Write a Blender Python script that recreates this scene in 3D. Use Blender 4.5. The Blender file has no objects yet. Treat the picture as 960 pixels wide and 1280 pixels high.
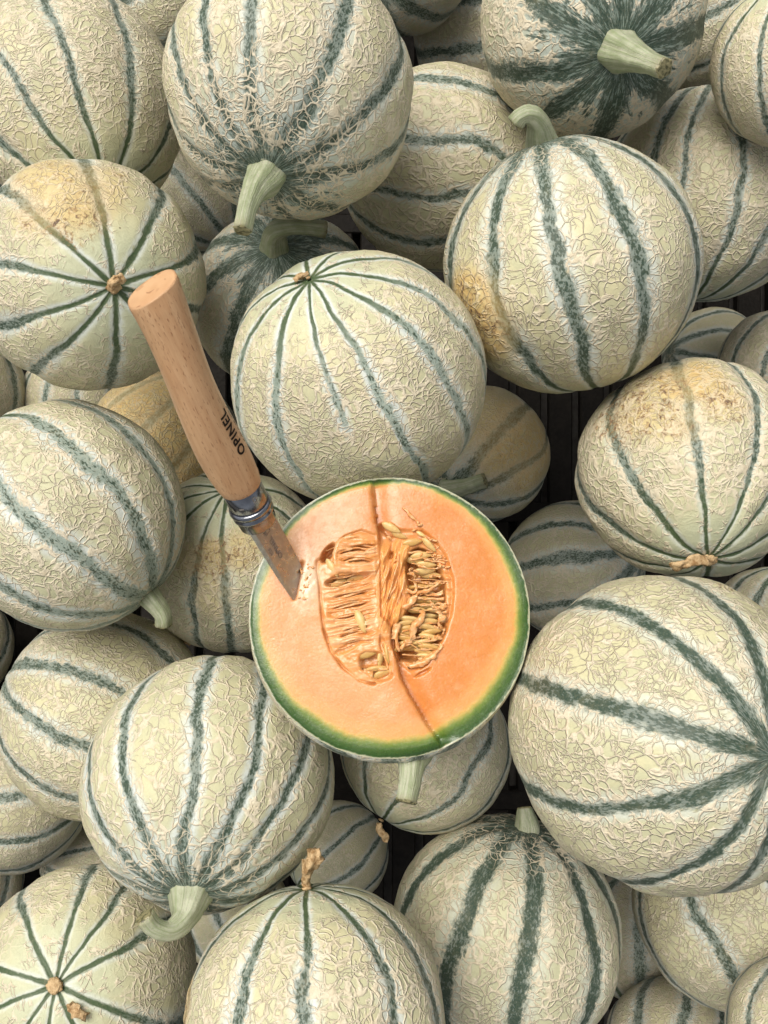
import bpy, bmesh, math, random
import numpy as np
from mathutils import Vector, Matrix, Quaternion

# ------------------------------------------------------------------ camera, sky, sun, exposure
SC = bpy.context.scene
COL = SC.collection
W, H = 960.0, 1280.0                      # pixel grid used to read positions off the photograph
FOV = math.radians(56.0)
F = (H / 2) / math.tan(FOV / 2)
CAMZ = 0.885                              # height of the lens above the crate floor
cam_d = bpy.data.cameras.new('camera')
cam = bpy.data.objects.new('camera', cam_d)
COL.objects.link(cam)
cam.location = (0, 0, CAMZ)
cam_d.sensor_fit = 'VERTICAL'
cam_d.angle = FOV
cam_d.clip_start = 0.01
cam_d.clip_end = 50
SC.camera = cam
SC.render.resolution_x, SC.render.resolution_y = 768, 1024

world = bpy.data.worlds.new('World')
SC.world = world
world.use_nodes = True
wn = world.node_tree
wn.nodes.clear()
w_out = wn.nodes.new('ShaderNodeOutputWorld')
w_bg = wn.nodes.new('ShaderNodeBackground')
w_sky = wn.nodes.new('ShaderNodeTexSky')
w_hsv = wn.nodes.new('ShaderNodeHueSaturation')
SUN_EL, SUN_AZ = math.radians(58), math.radians(-38)   # azimuth measured from +y towards +x
w_sky.sky_type = 'NISHITA'
w_sky.sun_disc = False
w_sky.sun_elevation = SUN_EL
w_sky.sun_rotation = SUN_AZ
w_sky.dust_density = 4.0
w_sky.ozone_density = 0.6
w_hsv.inputs['Saturation'].default_value = 0.22        # thin cloud: the blue is washed out
wn.links.new(w_sky.outputs[0], w_hsv.inputs['Color'])
wn.links.new(w_hsv.outputs[0], w_bg.inputs['Color'])
wn.links.new(w_bg.outputs[0], w_out.inputs['Surface'])
w_bg.inputs['Strength'].default_value = 0.104
sun_d = bpy.data.lights.new('sun', 'SUN')
sun_d.energy = 2.25
sun_d.angle = math.radians(42)
sun_d.color = (1.0, 0.93, 0.82)
sun = bpy.data.objects.new('sun', sun_d)
COL.objects.link(sun)
sdir = Vector((math.sin(SUN_AZ) * math.cos(SUN_EL), math.cos(SUN_AZ) * math.cos(SUN_EL), math.sin(SUN_EL)))
sun.location = sdir * 3
sun.rotation_euler = sdir.to_track_quat('Z', 'Y').to_euler()
SC.view_settings.view_transform = 'Standard'
SC.view_settings.look = 'None'
SC.view_settings.exposure = 0.22
SC.view_settings.gamma = 1.0
SC.render.engine = 'CYCLES'
SC.cycles.use_denoising = True
SC.cycles.use_adaptive_sampling = True
SC.cycles.adaptive_threshold = 0.025
SC.cycles.max_bounces = 6
SC.cycles.diffuse_bounces = 2
SC.cycles.glossy_bounces = 3

rng = np.random.default_rng(7)
random.seed(7)


# ------------------------------------------------------------------ helpers
def ray(u, v):
    return Vector(((u - 480.0) / F, -(v - 640.0) / F, -1.0)).normalized()


def at(u, v, dist):
    """World point at `dist` metres along the sight line through photo pixel (u, v)."""
    return Vector((0, 0, CAMZ)) + ray(u, v) * dist


def set_props(o, label=None, cat=None, group=None, kind=None):
    if label: o['label'] = label
    if cat: o['category'] = cat
    if group: o['group'] = group
    if kind: o['kind'] = kind
    return o


def link(name, me, mat=None, parent=None):
    o = bpy.data.objects.new(name, me)
    COL.objects.link(o)
    if mat is not None and me is not None:
        me.materials.clear()
        me.materials.append(mat)
    if parent is not None:
        o.parent = parent
    return o


def child(name, me, mat, root, label=None):
    """Link a mesh given in WORLD coordinates as a part of root, keeping its place."""
    o = link(name, me, mat)
    o.parent = root
    o.matrix_parent_inverse = root.matrix_basis.inverted()
    if label: o['label'] = label
    return o


def mesh_np(name, V, faces, smooth=True):
    me = bpy.data.meshes.new(name)
    V = np.asarray(V, dtype=np.float32)
    if isinstance(faces, np.ndarray):
        n, k = faces.shape
        me.vertices.add(len(V)); me.vertices.foreach_set('co', V.ravel())
        me.loops.add(n * k); me.loops.foreach_set('vertex_index', faces.ravel().astype(np.int32))
        me.polygons.add(n)
        me.polygons.foreach_set('loop_start', np.arange(0, n * k, k, dtype=np.int32))
        me.update(calc_edges=True)
    else:
        me.from_pydata([tuple(map(float, v)) for v in V], [], [tuple(map(int, f)) for f in faces])
        me.update()
    if smooth:
        me.polygons.foreach_set('use_smooth', np.ones(len(me.polygons), dtype=bool))
    return me


def attr(me, name, A):
    a = me.attributes.new(name, 'FLOAT_VECTOR', 'POINT')
    a.data.foreach_set('vector', np.asarray(A, dtype=np.float32).ravel())


class Noise3:
    """Cheap smooth value noise on points, for shaping meshes."""
    def __init__(s, seed):
        s.t = np.random.default_rng(seed).uniform(-1, 1, (16, 16, 16))

    def __call__(s, P):
        P = np.asarray(P, float)
        i = np.floor(P).astype(int); f = P - i; f = f * f * (3 - 2 * f)
        r = 0
        for dx in (0, 1):
            for dy in (0, 1):
                for dz in (0, 1):
                    w = (f[..., 0] if dx else 1 - f[..., 0]) * (f[..., 1] if dy else 1 - f[..., 1]) * (f[..., 2] if dz else 1 - f[..., 2])
                    r = r + w * s.t[(i[..., 0] + dx) % 16, (i[..., 1] + dy) % 16, (i[..., 2] + dz) % 16]
        return r


def sstep(a, b, x):
    t = np.clip((x - a) / (b - a), 0, 1)
    return t * t * (3 - 2 * t)


def tube(pts, radii, sides=10, ribs=0.0, cap=True, twist=0.0, seed=0, nrib=5):
    """Tapered tube through pts; ribs > 0 gives a fluted section."""
    pts = [Vector(p) for p in pts]
    n = len(pts)
    V, Fc = [], []
    T = [(pts[min(i + 1, n - 1)] - pts[max(i - 1, 0)]).normalized() for i in range(n)]
    up = T[0].orthogonal().normalized()
    for i in range(n):
        up = (up - T[i] * up.dot(T[i])).normalized()
        bi = T[i].cross(up)
        for k in range(sides):
            a = 2 * math.pi * k / sides
            rr = radii[i] * (1 + ribs * math.cos(nrib * a + twist * i + seed))
            V.append(pts[i] + up * (math.cos(a) * rr) + bi * (math.sin(a) * rr))
    for i in range(n - 1):
        for k in range(sides):
            a, b = i * sides + k, i * sides + (k + 1) % sides
            Fc.append((a, b, b + sides, a + sides))
    if cap:
        c = len(V); V.append(pts[-1] + T[-1] * radii[-1] * 0.08)
        b = (n - 1) * sides
        for k in range(sides):
            Fc.append((b + k, b + (k + 1) % sides, c))
        c = len(V); V.append(pts[0])
        for k in range(sides):
            Fc.append(((k + 1) % sides, k, c))
    return V, Fc


def smooth_path(pts, rad, n=18):
    """Catmull-Rom through pts with radii."""
    P = [np.array(p, float) for p in pts]
    P = [2 * P[0] - P[1]] + P + [2 * P[-1] - P[-2]]
    R = [rad[0]] + list(rad) + [rad[-1]]
    out, ro = [], []
    segs = len(P) - 3
    for s in range(segs):
        m = max(2, n // segs)
        for j in range(m + (1 if s == segs - 1 else 0)):
            t = j / m
            a, b, c, d = P[s:s + 4]
            out.append(0.5 * (2 * b + (c - a) * t + (2 * a - 5 * b + 4 * c - d) * t * t + (3 * b - a - 3 * c + d) * t ** 3))
            ro.append(R[s + 1] * (1 - t) + R[s + 2] * t)
    return out, ro


# ------------------------------------------------------------------ node expression helper
class NT:
    def __init__(s, mat):
        s.t = mat.node_tree
        s.t.nodes.clear()

    def node(s, typ, **kw):
        n = s.t.nodes.new(typ)
        for k, v in kw.items():
            setattr(n, k, v)
        return n

    def put(s, sock, v):
        if isinstance(v, X): s.t.links.new(v.s, sock)
        elif v is not None: sock.default_value = v

    def m(s, op, *a, clamp=False):
        n = s.node('ShaderNodeMath', operation=op, use_clamp=clamp)
        for i, v in enumerate(a): s.put(n.inputs[i], v)
        return X(s, n.outputs[0])

    def vm(s, op, a, b=None, scale=None):
        n = s.node('ShaderNodeVectorMath', operation=op)
        s.put(n.inputs[0], a)
        if b is not None: s.put(n.inputs[1], b)
        if scale is not None: s.put(n.inputs['Scale'], scale)
        return X(s, n.outputs[1] if op in ('LENGTH', 'DOT_PRODUCT', 'DISTANCE') else n.outputs[0])

    def noise(s, vec, scale, detail=2.0, rough=0.5, color=False, dist=0.0):
        n = s.node('ShaderNodeTexNoise')
        s.put(n.inputs['Vector'], vec); n.inputs['Scale'].default_value = scale
        n.inputs['Detail'].default_value = detail; n.inputs['Roughness'].default_value = rough
        n.inputs['Distortion'].default_value = dist
        return X(s, n.outputs[1] if color else n.outputs[0])

    def voro(s, vec, scale, feature='DISTANCE_TO_EDGE', out=0, rnd=1.0):
        n = s.node('ShaderNodeTexVoronoi', feature=feature)
        s.put(n.inputs['Vector'], vec); n.inputs['Scale'].default_value = scale
        n.inputs['Randomness'].default_value = rnd
        return X(s, n.outputs[out])

    def ss(s, x, a, b, lo=0.0, hi=1.0):
        n = s.node('ShaderNodeMapRange', interpolation_type='SMOOTHSTEP')
        s.put(n.inputs['Value'], x); s.put(n.inputs['From Min'], a); s.put(n.inputs['From Max'], b)
        s.put(n.inputs['To Min'], lo); s.put(n.inputs['To Max'], hi)
        return X(s, n.outputs[0])

    def mix(s, f, a, b):
        n = s.node('ShaderNodeMix', data_type='RGBA')
        s.put(n.inputs[0], f)
        for sock, v in ((n.inputs[6], a), (n.inputs[7], b)):
            if isinstance(v, X): s.t.links.new(v.s, sock)
            else: sock.default_value = (*v, 1.0)
        return X(s, n.outputs[2])

    def attrib(s, name):
        return X(s, s.node('ShaderNodeAttribute', attribute_name=name).outputs['Vector'])

    def sep(s, v):
        n = s.node('ShaderNodeSeparateXYZ'); s.put(n.inputs[0], v)
        return [X(s, o) for o in n.outputs]

    def comb(s, x, y, z):
        n = s.node('ShaderNodeCombineXYZ')
        for i, v in enumerate((x, y, z)): s.put(n.inputs[i], v)
        return X(s, n.outputs[0])

    def objco(s):
        return X(s, s.node('ShaderNodeTexCoord').outputs['Object'])

    def bump(s, h, dist, strength=1.0):
        n = s.node('ShaderNodeBump')
        s.put(n.inputs['Height'], h); n.inputs['Distance'].default_value = dist; n.inputs['Strength'].default_value = strength
        return X(s, n.outputs[0])

    def out(s, color, rough=0.5, normal=None, metallic=0.0, spec=0.5, sss=0.0, sss_r=(1, .4, .2), sss_s=0.004, coat=0.0):
        b = s.node('ShaderNodeBsdfPrincipled'); o = s.node('ShaderNodeOutputMaterial')
        if isinstance(color, X): s.put(b.inputs['Base Color'], color)
        else: b.inputs['Base Color'].default_value = (*color, 1)
        s.put(b.inputs['Roughness'], rough); s.put(b.inputs['Metallic'], metallic)
        b.inputs['Specular IOR Level'].default_value = spec
        if coat: b.inputs['Coat Weight'].default_value = coat; b.inputs['Coat Roughness'].default_value = 0.2
        if sss:
            b.inputs['Subsurface Weight'].default_value = sss
            b.inputs['Subsurface Radius'].default_value = sss_r
            b.inputs['Subsurface Scale'].default_value = sss_s
        if normal is not None: s.put(b.inputs['Normal'], normal)
        s.t.links.new(b.outputs[0], o.inputs[0])


class X:
    def __init__(s, nt, sock): s.nt, s.s = nt, sock
    def __add__(s, o): return s.nt.m('ADD', s, o)
    __radd__ = __add__
    def __sub__(s, o): return s.nt.m('SUBTRACT', s, o)
    def __rsub__(s, o): return s.nt.m('SUBTRACT', o, s)
    def __mul__(s, o): return s.nt.m('MULTIPLY', s, o)
    __rmul__ = __mul__
    def __truediv__(s, o): return s.nt.m('DIVIDE', s, o)
    def max(s, o): return s.nt.m('MAXIMUM', s, o)
    def min(s, o): return s.nt.m('MINIMUM', s, o)
    def abs(s): return s.nt.m('ABSOLUTE', s)


def new_mat(name):
    m = bpy.data.materials.new(name); m.use_nodes = True
    return m, NT(m)


# ------------------------------------------------------------------ rind material (one per melon: its own netting, stripes, wear)
def rind_material(R, seed, net=1.0, cell=11.0, aniso=1.0, green=0.0, sw=1.0, flare=0.16, stripe_dark=0.5, halo=1.0,
                  warm=0.0, netw=1.0, bare=0.0, dull=0.0, flare_net=0.7):
    mat, T = new_mat('netted_rind')
    r = random.Random(seed)
    off = (r.uniform(-50, 50), r.uniform(-50, 50), r.uniform(-50, 50))
    P = T.vm('SCALE', T.objco(), scale=1.0 / R)
    Po = T.vm('ADD', P, off)
    sc_, ss_, strength = T.sep(T.attrib('stripe'))
    lat, yellow, rough_m = T.sep(T.attrib('wear'))          # lat: 0 at the stem .. pi at the blossom end
    px_, py_, pz_ = T.sep(P)
    rho = T.m('SQRT', px_ * px_ + py_ * py_).max(0.02)
    # netting
    wv = T.vm('SUBTRACT', T.noise(Po, 4.5, 1.0, color=True), (.5, .5, .5))
    wv2 = T.vm('SUBTRACT', T.noise(Po, 21.0, 1.0, color=True), (.5, .5, .5))
    Q = T.vm('ADD', Po, T.vm('ADD', T.vm('SCALE', wv, scale=0.22), T.vm('SCALE', wv2, scale=0.030)))
    Qa = T.vm('MULTIPLY', Q, (1, 1, aniso))
    d1 = T.voro(Qa, cell * 1.28)
    Qb = T.vm('MULTIPLY', T.vm('ADD', Q, (3.3, 1.7, 8.1)), (1, 1, 1 + (aniso - 1) * .5))
    d2 = T.voro(Qb, cell * 1.95)
    n9 = T.noise(Po, 8.0, 2.0)
    n9b = T.noise(T.vm('ADD', Po, (7, 9, 3)), 10.0, 1.0)
    lo = T.noise(Po, 2.2, 3.0, 0.6)
    thick = T.ss(lo, .25, .75, .75, 1.3)
    w1 = (n9 * 1.7 - 0.18) * (0.180 * netw) * thick
    w2 = (n9b * 2.3 - 0.70) * (0.165 * netw) * thick
    h1 = T.ss(d1 / w1.max(0.012), 1.05, 0.0) * T.ss(w1, 0.035, .075)
    h2 = T.ss(d2 / w2.max(0.012), 1.05, 0.0) * T.ss(w2, 0.03, .09)
    hn = h1.max(h2 * 0.75)
    # stripes
    sp_v = T.comb(px_ / rho * 34.0 * (0.5 + rho * 0.5), py_ / rho * 34.0 * (0.5 + rho * 0.5), pz_ * 21.0)
    sp_v = T.vm('ADD', sp_v, off)
    speck = T.noise(sp_v, 0.9, 4.0, 0.72)
    speck2 = T.noise(T.vm('SCALE', sp_v, scale=1.9), 1.0, 1.0, 0.6)
    dist = T.m('ARCTAN2', ss_, sc_).abs() * (0.1 * rho)      # lobe = 36 deg -> fraction of R off the stripe's centre
    stem_w = T.ss(lat, 0.9, 0.15)
    blos = T.ss(lat, 2.45, 2.85)
    hw = (0.060 * sw) * (1.0 + stem_w * 0.25 - T.ss(lat, 1.9, 2.8) * 0.58)
    hw = hw * (0.45 + strength * 0.55)
    x = dist / hw + (speck - 0.5) * 1.6
    core = T.ss(x + (T.noise(Po, 7.5, 1.0) - .5) * .8, 1.38, 0.50) * T.ss(strength, 0.05, 0.5)
    hal = T.ss(dist / hw + (speck - .5) * 1.2, 3.0, 1.1) * T.ss(strength, 0.0, 0.3)
    # streaks round the stem
    ang_v = T.vm('ADD', T.comb(px_ / rho * 5.5, py_ / rho * 5.5, lat * 2.2), off)
    sn = T.noise(ang_v, 2.0, 3.0, 0.62)
    fl = lat / flare
    sn2 = T.noise(T.vm('SCALE', ang_v, scale=1.7), 2.6, 3.0, 0.65)
    streak = T.ss(sn - fl * 0.20, 0.36, 0.45) * T.ss(fl, 1.5, 0.8)
    dark = core.max(streak)
    # skin
    mid = T.noise(Po, 14.0, 3.0, 0.6)
    cA = np.array((0.66, 0.618, 0.375)); cB = np.array((0.585, 0.575, 0.365)); cG = np.array((0.50, 0.512, 0.35))
    wA = np.array((0.75, 0.68, 0.435))
    a = cA * (1 - warm) + wA * warm; a = a * (1 - green) + cG * green
    b = cB * (1 - green * .6) + cG * green * .6
    dm = 1 - 0.5 * dull  # rind colours darkened to paint in the shade on buried melons
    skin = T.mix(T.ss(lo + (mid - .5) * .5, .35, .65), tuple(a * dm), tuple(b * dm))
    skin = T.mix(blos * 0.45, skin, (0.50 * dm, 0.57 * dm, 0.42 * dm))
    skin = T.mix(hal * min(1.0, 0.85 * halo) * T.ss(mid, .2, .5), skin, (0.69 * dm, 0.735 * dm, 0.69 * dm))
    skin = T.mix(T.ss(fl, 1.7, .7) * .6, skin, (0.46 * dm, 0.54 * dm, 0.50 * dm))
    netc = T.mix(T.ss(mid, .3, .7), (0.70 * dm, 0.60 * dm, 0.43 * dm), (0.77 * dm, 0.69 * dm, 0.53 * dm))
    ridge_foot = T.ss(hn, 0.02, 0.2) * T.ss(hn, 0.7, 0.3)      # darker band along the ridge's foot
    dk = 0.6 + 0.8 * stripe_dark
    clump = T.noise(Po, 6.5, 2.0, .6)
    d_col = T.mix(T.ss(speck2 + (speck - .5) * 1.3 + T.ss(dist / hw, .1, 1.0) * .10 + (0.42 - stripe_dark) * .30 + (clump - .5) * .55, .36, .62), (0.040, 0.072, 0.050), (0.235 / dk, 0.285 / dk, 0.245 / dk))
    d_col = T.mix(T.ss(lat, 2.1, 2.75), d_col, (0.055, 0.095, 0.040))
    d_col = T.mix(T.ss(fl, 1.3, .5) * T.ss(sn2, .53, .60) * .6, d_col, (0.27, 0.345, 0.30))
    d_col = T.mix(T.ss(fl, 1.4, .9) * T.ss(sn2, .56, .50) * .75, d_col, (0.026, 0.055, 0.040))
    base = T.mix(dark, skin, d_col)
    # netting thins over the dark stripes and where the skin stays smooth at the blossom end
    nmask = (1.0 - core * (0.55 + .55 * max(0.0, .7 - flare_net)) - hal * 0.25 * (1.0 - T.ss(fl, 1.8, 1.0))) * (1.0 - T.ss(lat, 2.2, 2.75) * T.ss(n9, .38, .50) * 0.85)
    nmask = nmask.max(T.ss(fl, 1.9, 1.2) * flare_net * T.ss(fl, .25, .5)) * (1.0 - streak * (1.0 - flare_net)) * T.ss(fl, .15, .45) * net
    if bare: nmask = nmask * T.ss(lo, .40 - bare * .3, .40 + bare * .3)
    hh = hn * nmask
    hgt0 = hh
    base = T.mix(T.ss(hh, .10, .50) * .92, base, netc)
    base = T.mix(ridge_foot * nmask * .04, base, (0.40 * dm, 0.33 * dm, 0.21 * dm))
    # ripe yellow patches with corky brown scabs
    yv = T.ss(yellow + (lo - .5) * 1.0 + (mid - .5) * .8, .05, 1.0)
    base = T.mix(yv * .78 * (1.0 - dark * .45) * (1.0 - T.ss(hh, .3, .7) * .45), base, T.mix(T.ss(mid, .35, .65), (0.74, 0.47, 0.15), (0.70, 0.53, 0.23)))
    scab = T.noise(Po, 17.0, 4.0, 0.7, dist=.8)
    scm = T.ss(rough_m + (lo - .5) * 1.2 + (n9 - .5) * .8, .30, .62)
    sc1 = T.ss(scab, .50, .60) * scm
    base = T.mix(sc1 * .85, base, T.mix(T.ss(speck2, .35, .6), (0.22, 0.13, 0.075), (0.46, 0.29, 0.13)))
    sc2 = T.ss(scab, .615, .66) * scm
    base = T.mix(sc2 * .8, base, (0.10, 0.065, 0.06))
    # small specks and nicks
    vd = T.node('ShaderNodeTexVoronoi', feature='F1'); T.put(vd.inputs['Vector'], Po); vd.inputs['Scale'].default_value = 5.5
    cr, cg, cb = T.sep(X(T, vd.outputs['Color']))
    dot = T.ss(X(T, vd.outputs['Distance']), T.m('MULTIPLY', cg, .045) + .035, 0.02) * T.ss(cr, .74, .76)
    base = T.mix(dot * .75, base, (0.16, 0.115, 0.07))
    base = T.mix(T.ss(T.noise(Po, 70.0, 2.0), .3, .75) * .16, base, (0.33, 0.30, 0.2))
    fine = T.noise(Po, 60.0, 3.0, .65)
    hgt = hh + fine * .10 + mid * .10 * net + scm * (scab - .5) * 1.6 - dot * .3
    nrm = T.bump(hgt, 0.00056 * R / .065)
    T.out(base, rough=T.ss(hh + scm, 0.0, .6, .46, .72), normal=nrm, spec=0.32)
    return mat


# ------------------------------------------------------------------ simple shared materials
def stem_material():
    m, T = new_mat('melon_stem')
    P = T.objco()
    n = T.noise(P, 160.0, 3.0); n2 = T.noise(P, 900.0, 2.0)
    c = T.mix(T.ss(n, .35, .65), (0.36, 0.385, 0.25), (0.47, 0.485, 0.345))
    rx, ry, rz = T.sep(T.attrib('ring'))
    stv = T.noise(T.comb(rx * 5.0, ry * 5.0, rz * 1.6), 1.0, 3.0, .6)
    c = T.mix(T.ss(stv, .42, .62) * .55, c, (0.22, 0.275, 0.125))
    c = T.mix(T.ss(n2, .5, .75) * .15, c, (0.22, 0.27, 0.12))
    c = T.mix(T.ss(rz, .22, .0) * .4, c, (0.33, 0.38, 0.20))
    c = T.mix(T.ss(rz, .80, 1.0) * T.ss(n, .35, .6) * .55, c, (0.27, 0.215, 0.11))
    T.out(c, rough=.45, normal=T.bump(n2 * .5 + n * .5 + stv * 1.6, .0007, .8), spec=.4, sss=.15, sss_r=(.5, 1, .3), sss_s=.003)
    return m


def stem_dark_material():
    m, T = new_mat('cut_stem_end')
    P = T.objco()
    n = T.noise(P, 500.0, 3.0)
    T.out(T.mix(T.ss(n, .35, .6), (0.075, 0.075, 0.03), (0.30, 0.27, 0.14)), rough=.4, normal=T.bump(n, .0006))
    return m


def dry_material():
    m, T = new_mat('dried_blossom')
    P = T.objco()
    n = T.noise(P, 260.0, 4.0, .7)
    c = T.mix(T.ss(n, .35, .6), (0.30, 0.175, 0.075), (0.60, 0.43, 0.24))
    T.out(c, rough=.85, normal=T.bump(n, .001), spec=.2)
    return m


M_STEM, M_STEMEND, M_DRY = stem_material(), stem_dark_material(), dry_material()


# ------------------------------------------------------------------ melons
MELON = {}
DEBUG = False


def build_melon(key, cx, cy, D, R, label, pole, stem_end, stripes=(), back=0.0, axial=1.0, wear=(), res=(176, 88),
                depth=.018, lump=.044, group='striped netted melons heaped in the crate', scar=None, weak=(), extra=None, **kw):
    """A melon whose centre lies D metres along the sight line through (cx, cy).
    pole: photo pixel of the visible end; stem_end: that end is the stem (True) or the blossom end (False)."""
    C = at(cx, cy, D)
    seed = sum(ord(c) * (i + 3) for i, c in enumerate(key)) * 13

    def on_sphere(u, v, rad=R):
        d = ray(u, v); o = Vector((0, 0, CAMZ)) - C
        b = o.dot(d); disc = b * b - (o.length_squared - rad * rad)
        if disc <= 0:
            q = o - d * b
            return q.normalized()
        return (o + d * (-b - math.sqrt(disc))).normalized()

    a = on_sphere(*pole)
    if back:
        view = (Vector((0, 0, CAMZ)) - C).normalized()
        ax = view.cross(a).normalized()
        a = Quaternion(ax, math.radians(back)) @ a
    zax = a if stem_end else -a
    hint = Vector((0, 0, 1)) if abs(zax.z) < .95 else Vector((0, 1, 0))
    xax = (hint - zax * hint.dot(zax)).normalized()
    yax = zax.cross(xax)
    rot = Matrix((xax, yax, zax)).transposed()
    inv = rot.transposed()
    # stripe angles: those read off the photo, the unseen side filled in evenly
    angs = []
    for (u, v) in stripes:
        l = inv @ on_sphere(u, v)
        angs.append((math.atan2(l.y, l.x) % (2 * math.pi), 1.0))
    for (u, v) in weak:
        l = inv @ on_sphere(u, v)
        angs.append((math.atan2(l.y, l.x) % (2 * math.pi), 0.45))
    rr = random.Random(seed)
    if not angs: angs = [(rr.uniform(0, 6.28), 1.0)]
    angs.sort()
    if DEBUG: print('STRIPES', key, [round(math.degrees(a_)) for a_, s_ in angs])
    full = []
    for i, (t0, s0) in enumerate(angs):
        full.append((t0, s0))
        t1 = angs[(i + 1) % len(angs)][0] + (2 * math.pi if i == len(angs) - 1 else 0)
        k = int(round((t1 - t0) / (2 * math.pi / 10)))
        for j in range(1, k):
            full.append((t0 + (t1 - t0) * j / k, 1.0))
    th = np.array([f[0] for f in full]); st = np.array([f[1] for f in full])
    N = len(th)
    th_x = np.concatenate([[th[-1] - 2 * np.pi], th, [th[0] + 2 * np.pi]])
    st_x = np.concatenate([[st[-1]], st, [st[0]]])
    u_x = np.arange(-1, N + 1)
    nu, nv = res
    phi = np.arange(nu) / nu * 2 * np.pi
    la = np.linspace(0.012, np.pi - 0.012, nv)
    PH, LA = np.meshgrid(phi, la)
    nz = Noise3(seed)
    U = np.stack([np.sin(LA) * np.cos(PH), np.sin(LA) * np.sin(PH), np.cos(LA)], -1)
    wob = 0.055 * nz(U * 2.3 + 5) + 0.02 * nz(U * 7 + 9)
    phw = (PH + wob - th[0]) % (2 * np.pi) + th[0]
    uu = np.interp(phw, th_x[1:], u_x[1:]) if N > 1 else phw
    stv = np.interp(phw, th_x[1:], st_x[1:])
    # a weak stripe fades out away from its pole
    if len(weak):
        far = sstep(2.05, 1.7, LA) if not stem_end else sstep(1.4, 1.8, LA)
        stv = np.where(stv < .98, np.clip(stv * 1.25, 0, 1) * (1 - far) + .3 * far * 0, stv)
        stv = np.where(stv < 0, 0, stv)
    stv = stv * (0.86 + 0.3 * nz(U * 3.1 + 2))
    c2, s2 = np.cos(2 * np.pi * uu), np.sin(2 * np.pi * uu)
    groove = ((1 + c2) / 2) ** 3 * np.sin(LA) ** .6
    rad = R * (1 - depth * groove + .004 + lump * .55 * nz(U * 1.7) + lump * .25 * nz(U * 4.5 + 4) + .0035 * nz(U * 14 + 1) + .002 * nz(U * 30))
    rad = rad * (1 - 0.022 * np.exp(-(LA / .25) ** 2)) * (1 - 0.02 * np.exp(-((np.pi - LA) / .16) ** 2))
    V = U * rad[..., None]
    V[..., 2] *= axial * rr.uniform(.965, 1.035)
    wearm = np.zeros(LA.shape + (3,)); wearm[..., 0] = LA
    for (u, v, rp, yl, rg) in wear:
        l = np.array(inv @ on_sphere(u, v))
        ang = np.arccos(np.clip((U * l).sum(-1), -1, 1))
        ra = math.asin(min(.95, rp / F * D / R))
        mk = sstep(1.45, .45, ang / ra)
        wearm[..., 1] = np.maximum(wearm[..., 1], mk * yl)
        wearm[..., 2] = np.maximum(wearm[..., 2], mk * rg)
        V *= (1 + .012 * rg * mk * nz(U * 22)[...])[..., None]
    i, j = np.meshgrid(np.arange(nu), np.arange(nv - 1))
    Fq = np.stack([j * nu + i, (j + 1) * nu + i, (j + 1) * nu + (i + 1) % nu, j * nu + (i + 1) % nu], -1).reshape(-1, 4)
    me = mesh_np('melon', V.reshape(-1, 3), Fq)
    attr(me, 'stripe', np.stack([c2, s2, stv], -1).reshape(-1, 3))
    attr(me, 'wear', wearm.reshape(-1, 3))
    o = link('melon', me, rind_material(R, seed, **kw))
    o.matrix_basis = Matrix.Translation(C) @ rot.to_4x4()
    set_props(o, label, 'melon', group)
    MELON[key] = (o, C, R, rot, on_sphere)
    # end pads that close the tiny pole holes
    if scar is not None:
        sz, tail = scar
        add_scar(o, C + (-zax) * R * axial * .985, -zax, sz, tail, seed)
    return o


def add_scar(root, p, nrm, size, tail, seed):
    """Corky disc left by the flower, with an optional shrivelled remnant (list of world points)."""
    nz = Noise3(seed + 5)
    bm = bmesh.new()
    bmesh.ops.create_icosphere(bm, subdivisions=4, radius=1.0)
    q = nrm.to_track_quat('Z', 'Y')
    for v in bm.verts:
        c = np.array(v.co)
        k = 1 + .22 * nz(c * 2.2) + .20 * nz(c * 6)
        l = Vector((c[0] * k * size, c[1] * k * size, c[2] * k * size * .42))
        v.co = p + q @ l
    me = bpy.data.meshes.new('blossom_scar'); bm.to_mesh(me); bm.free()
    for f in me.polygons: f.use_smooth = True
    child('blossom_scar', me, M_DRY, root)
    if tail:
        pts, rad = tail
        pts, rad = smooth_path(pts, rad, 26)
        V, Fc = tube(pts, rad, 14, ribs=.25, nrib=3, twist=.25)
        V = np.array([tuple(v) for v in V])
        V = V + (np.stack([nz(V * 420), nz(V * 420 + 3), nz(V * 420 + 7)], -1)) * (max(rad) * .45)
        child('dried_blossom', mesh_np('dried_blossom', V, Fc), M_DRY, root)


def stem_attr(me, sides):
    n = len(me.vertices); i = np.arange(n); a = (i % sides) / sides * 2 * np.pi
    attr(me, 'ring', np.stack([np.cos(a), np.sin(a), i // sides / (n / sides)], -1))


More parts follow.
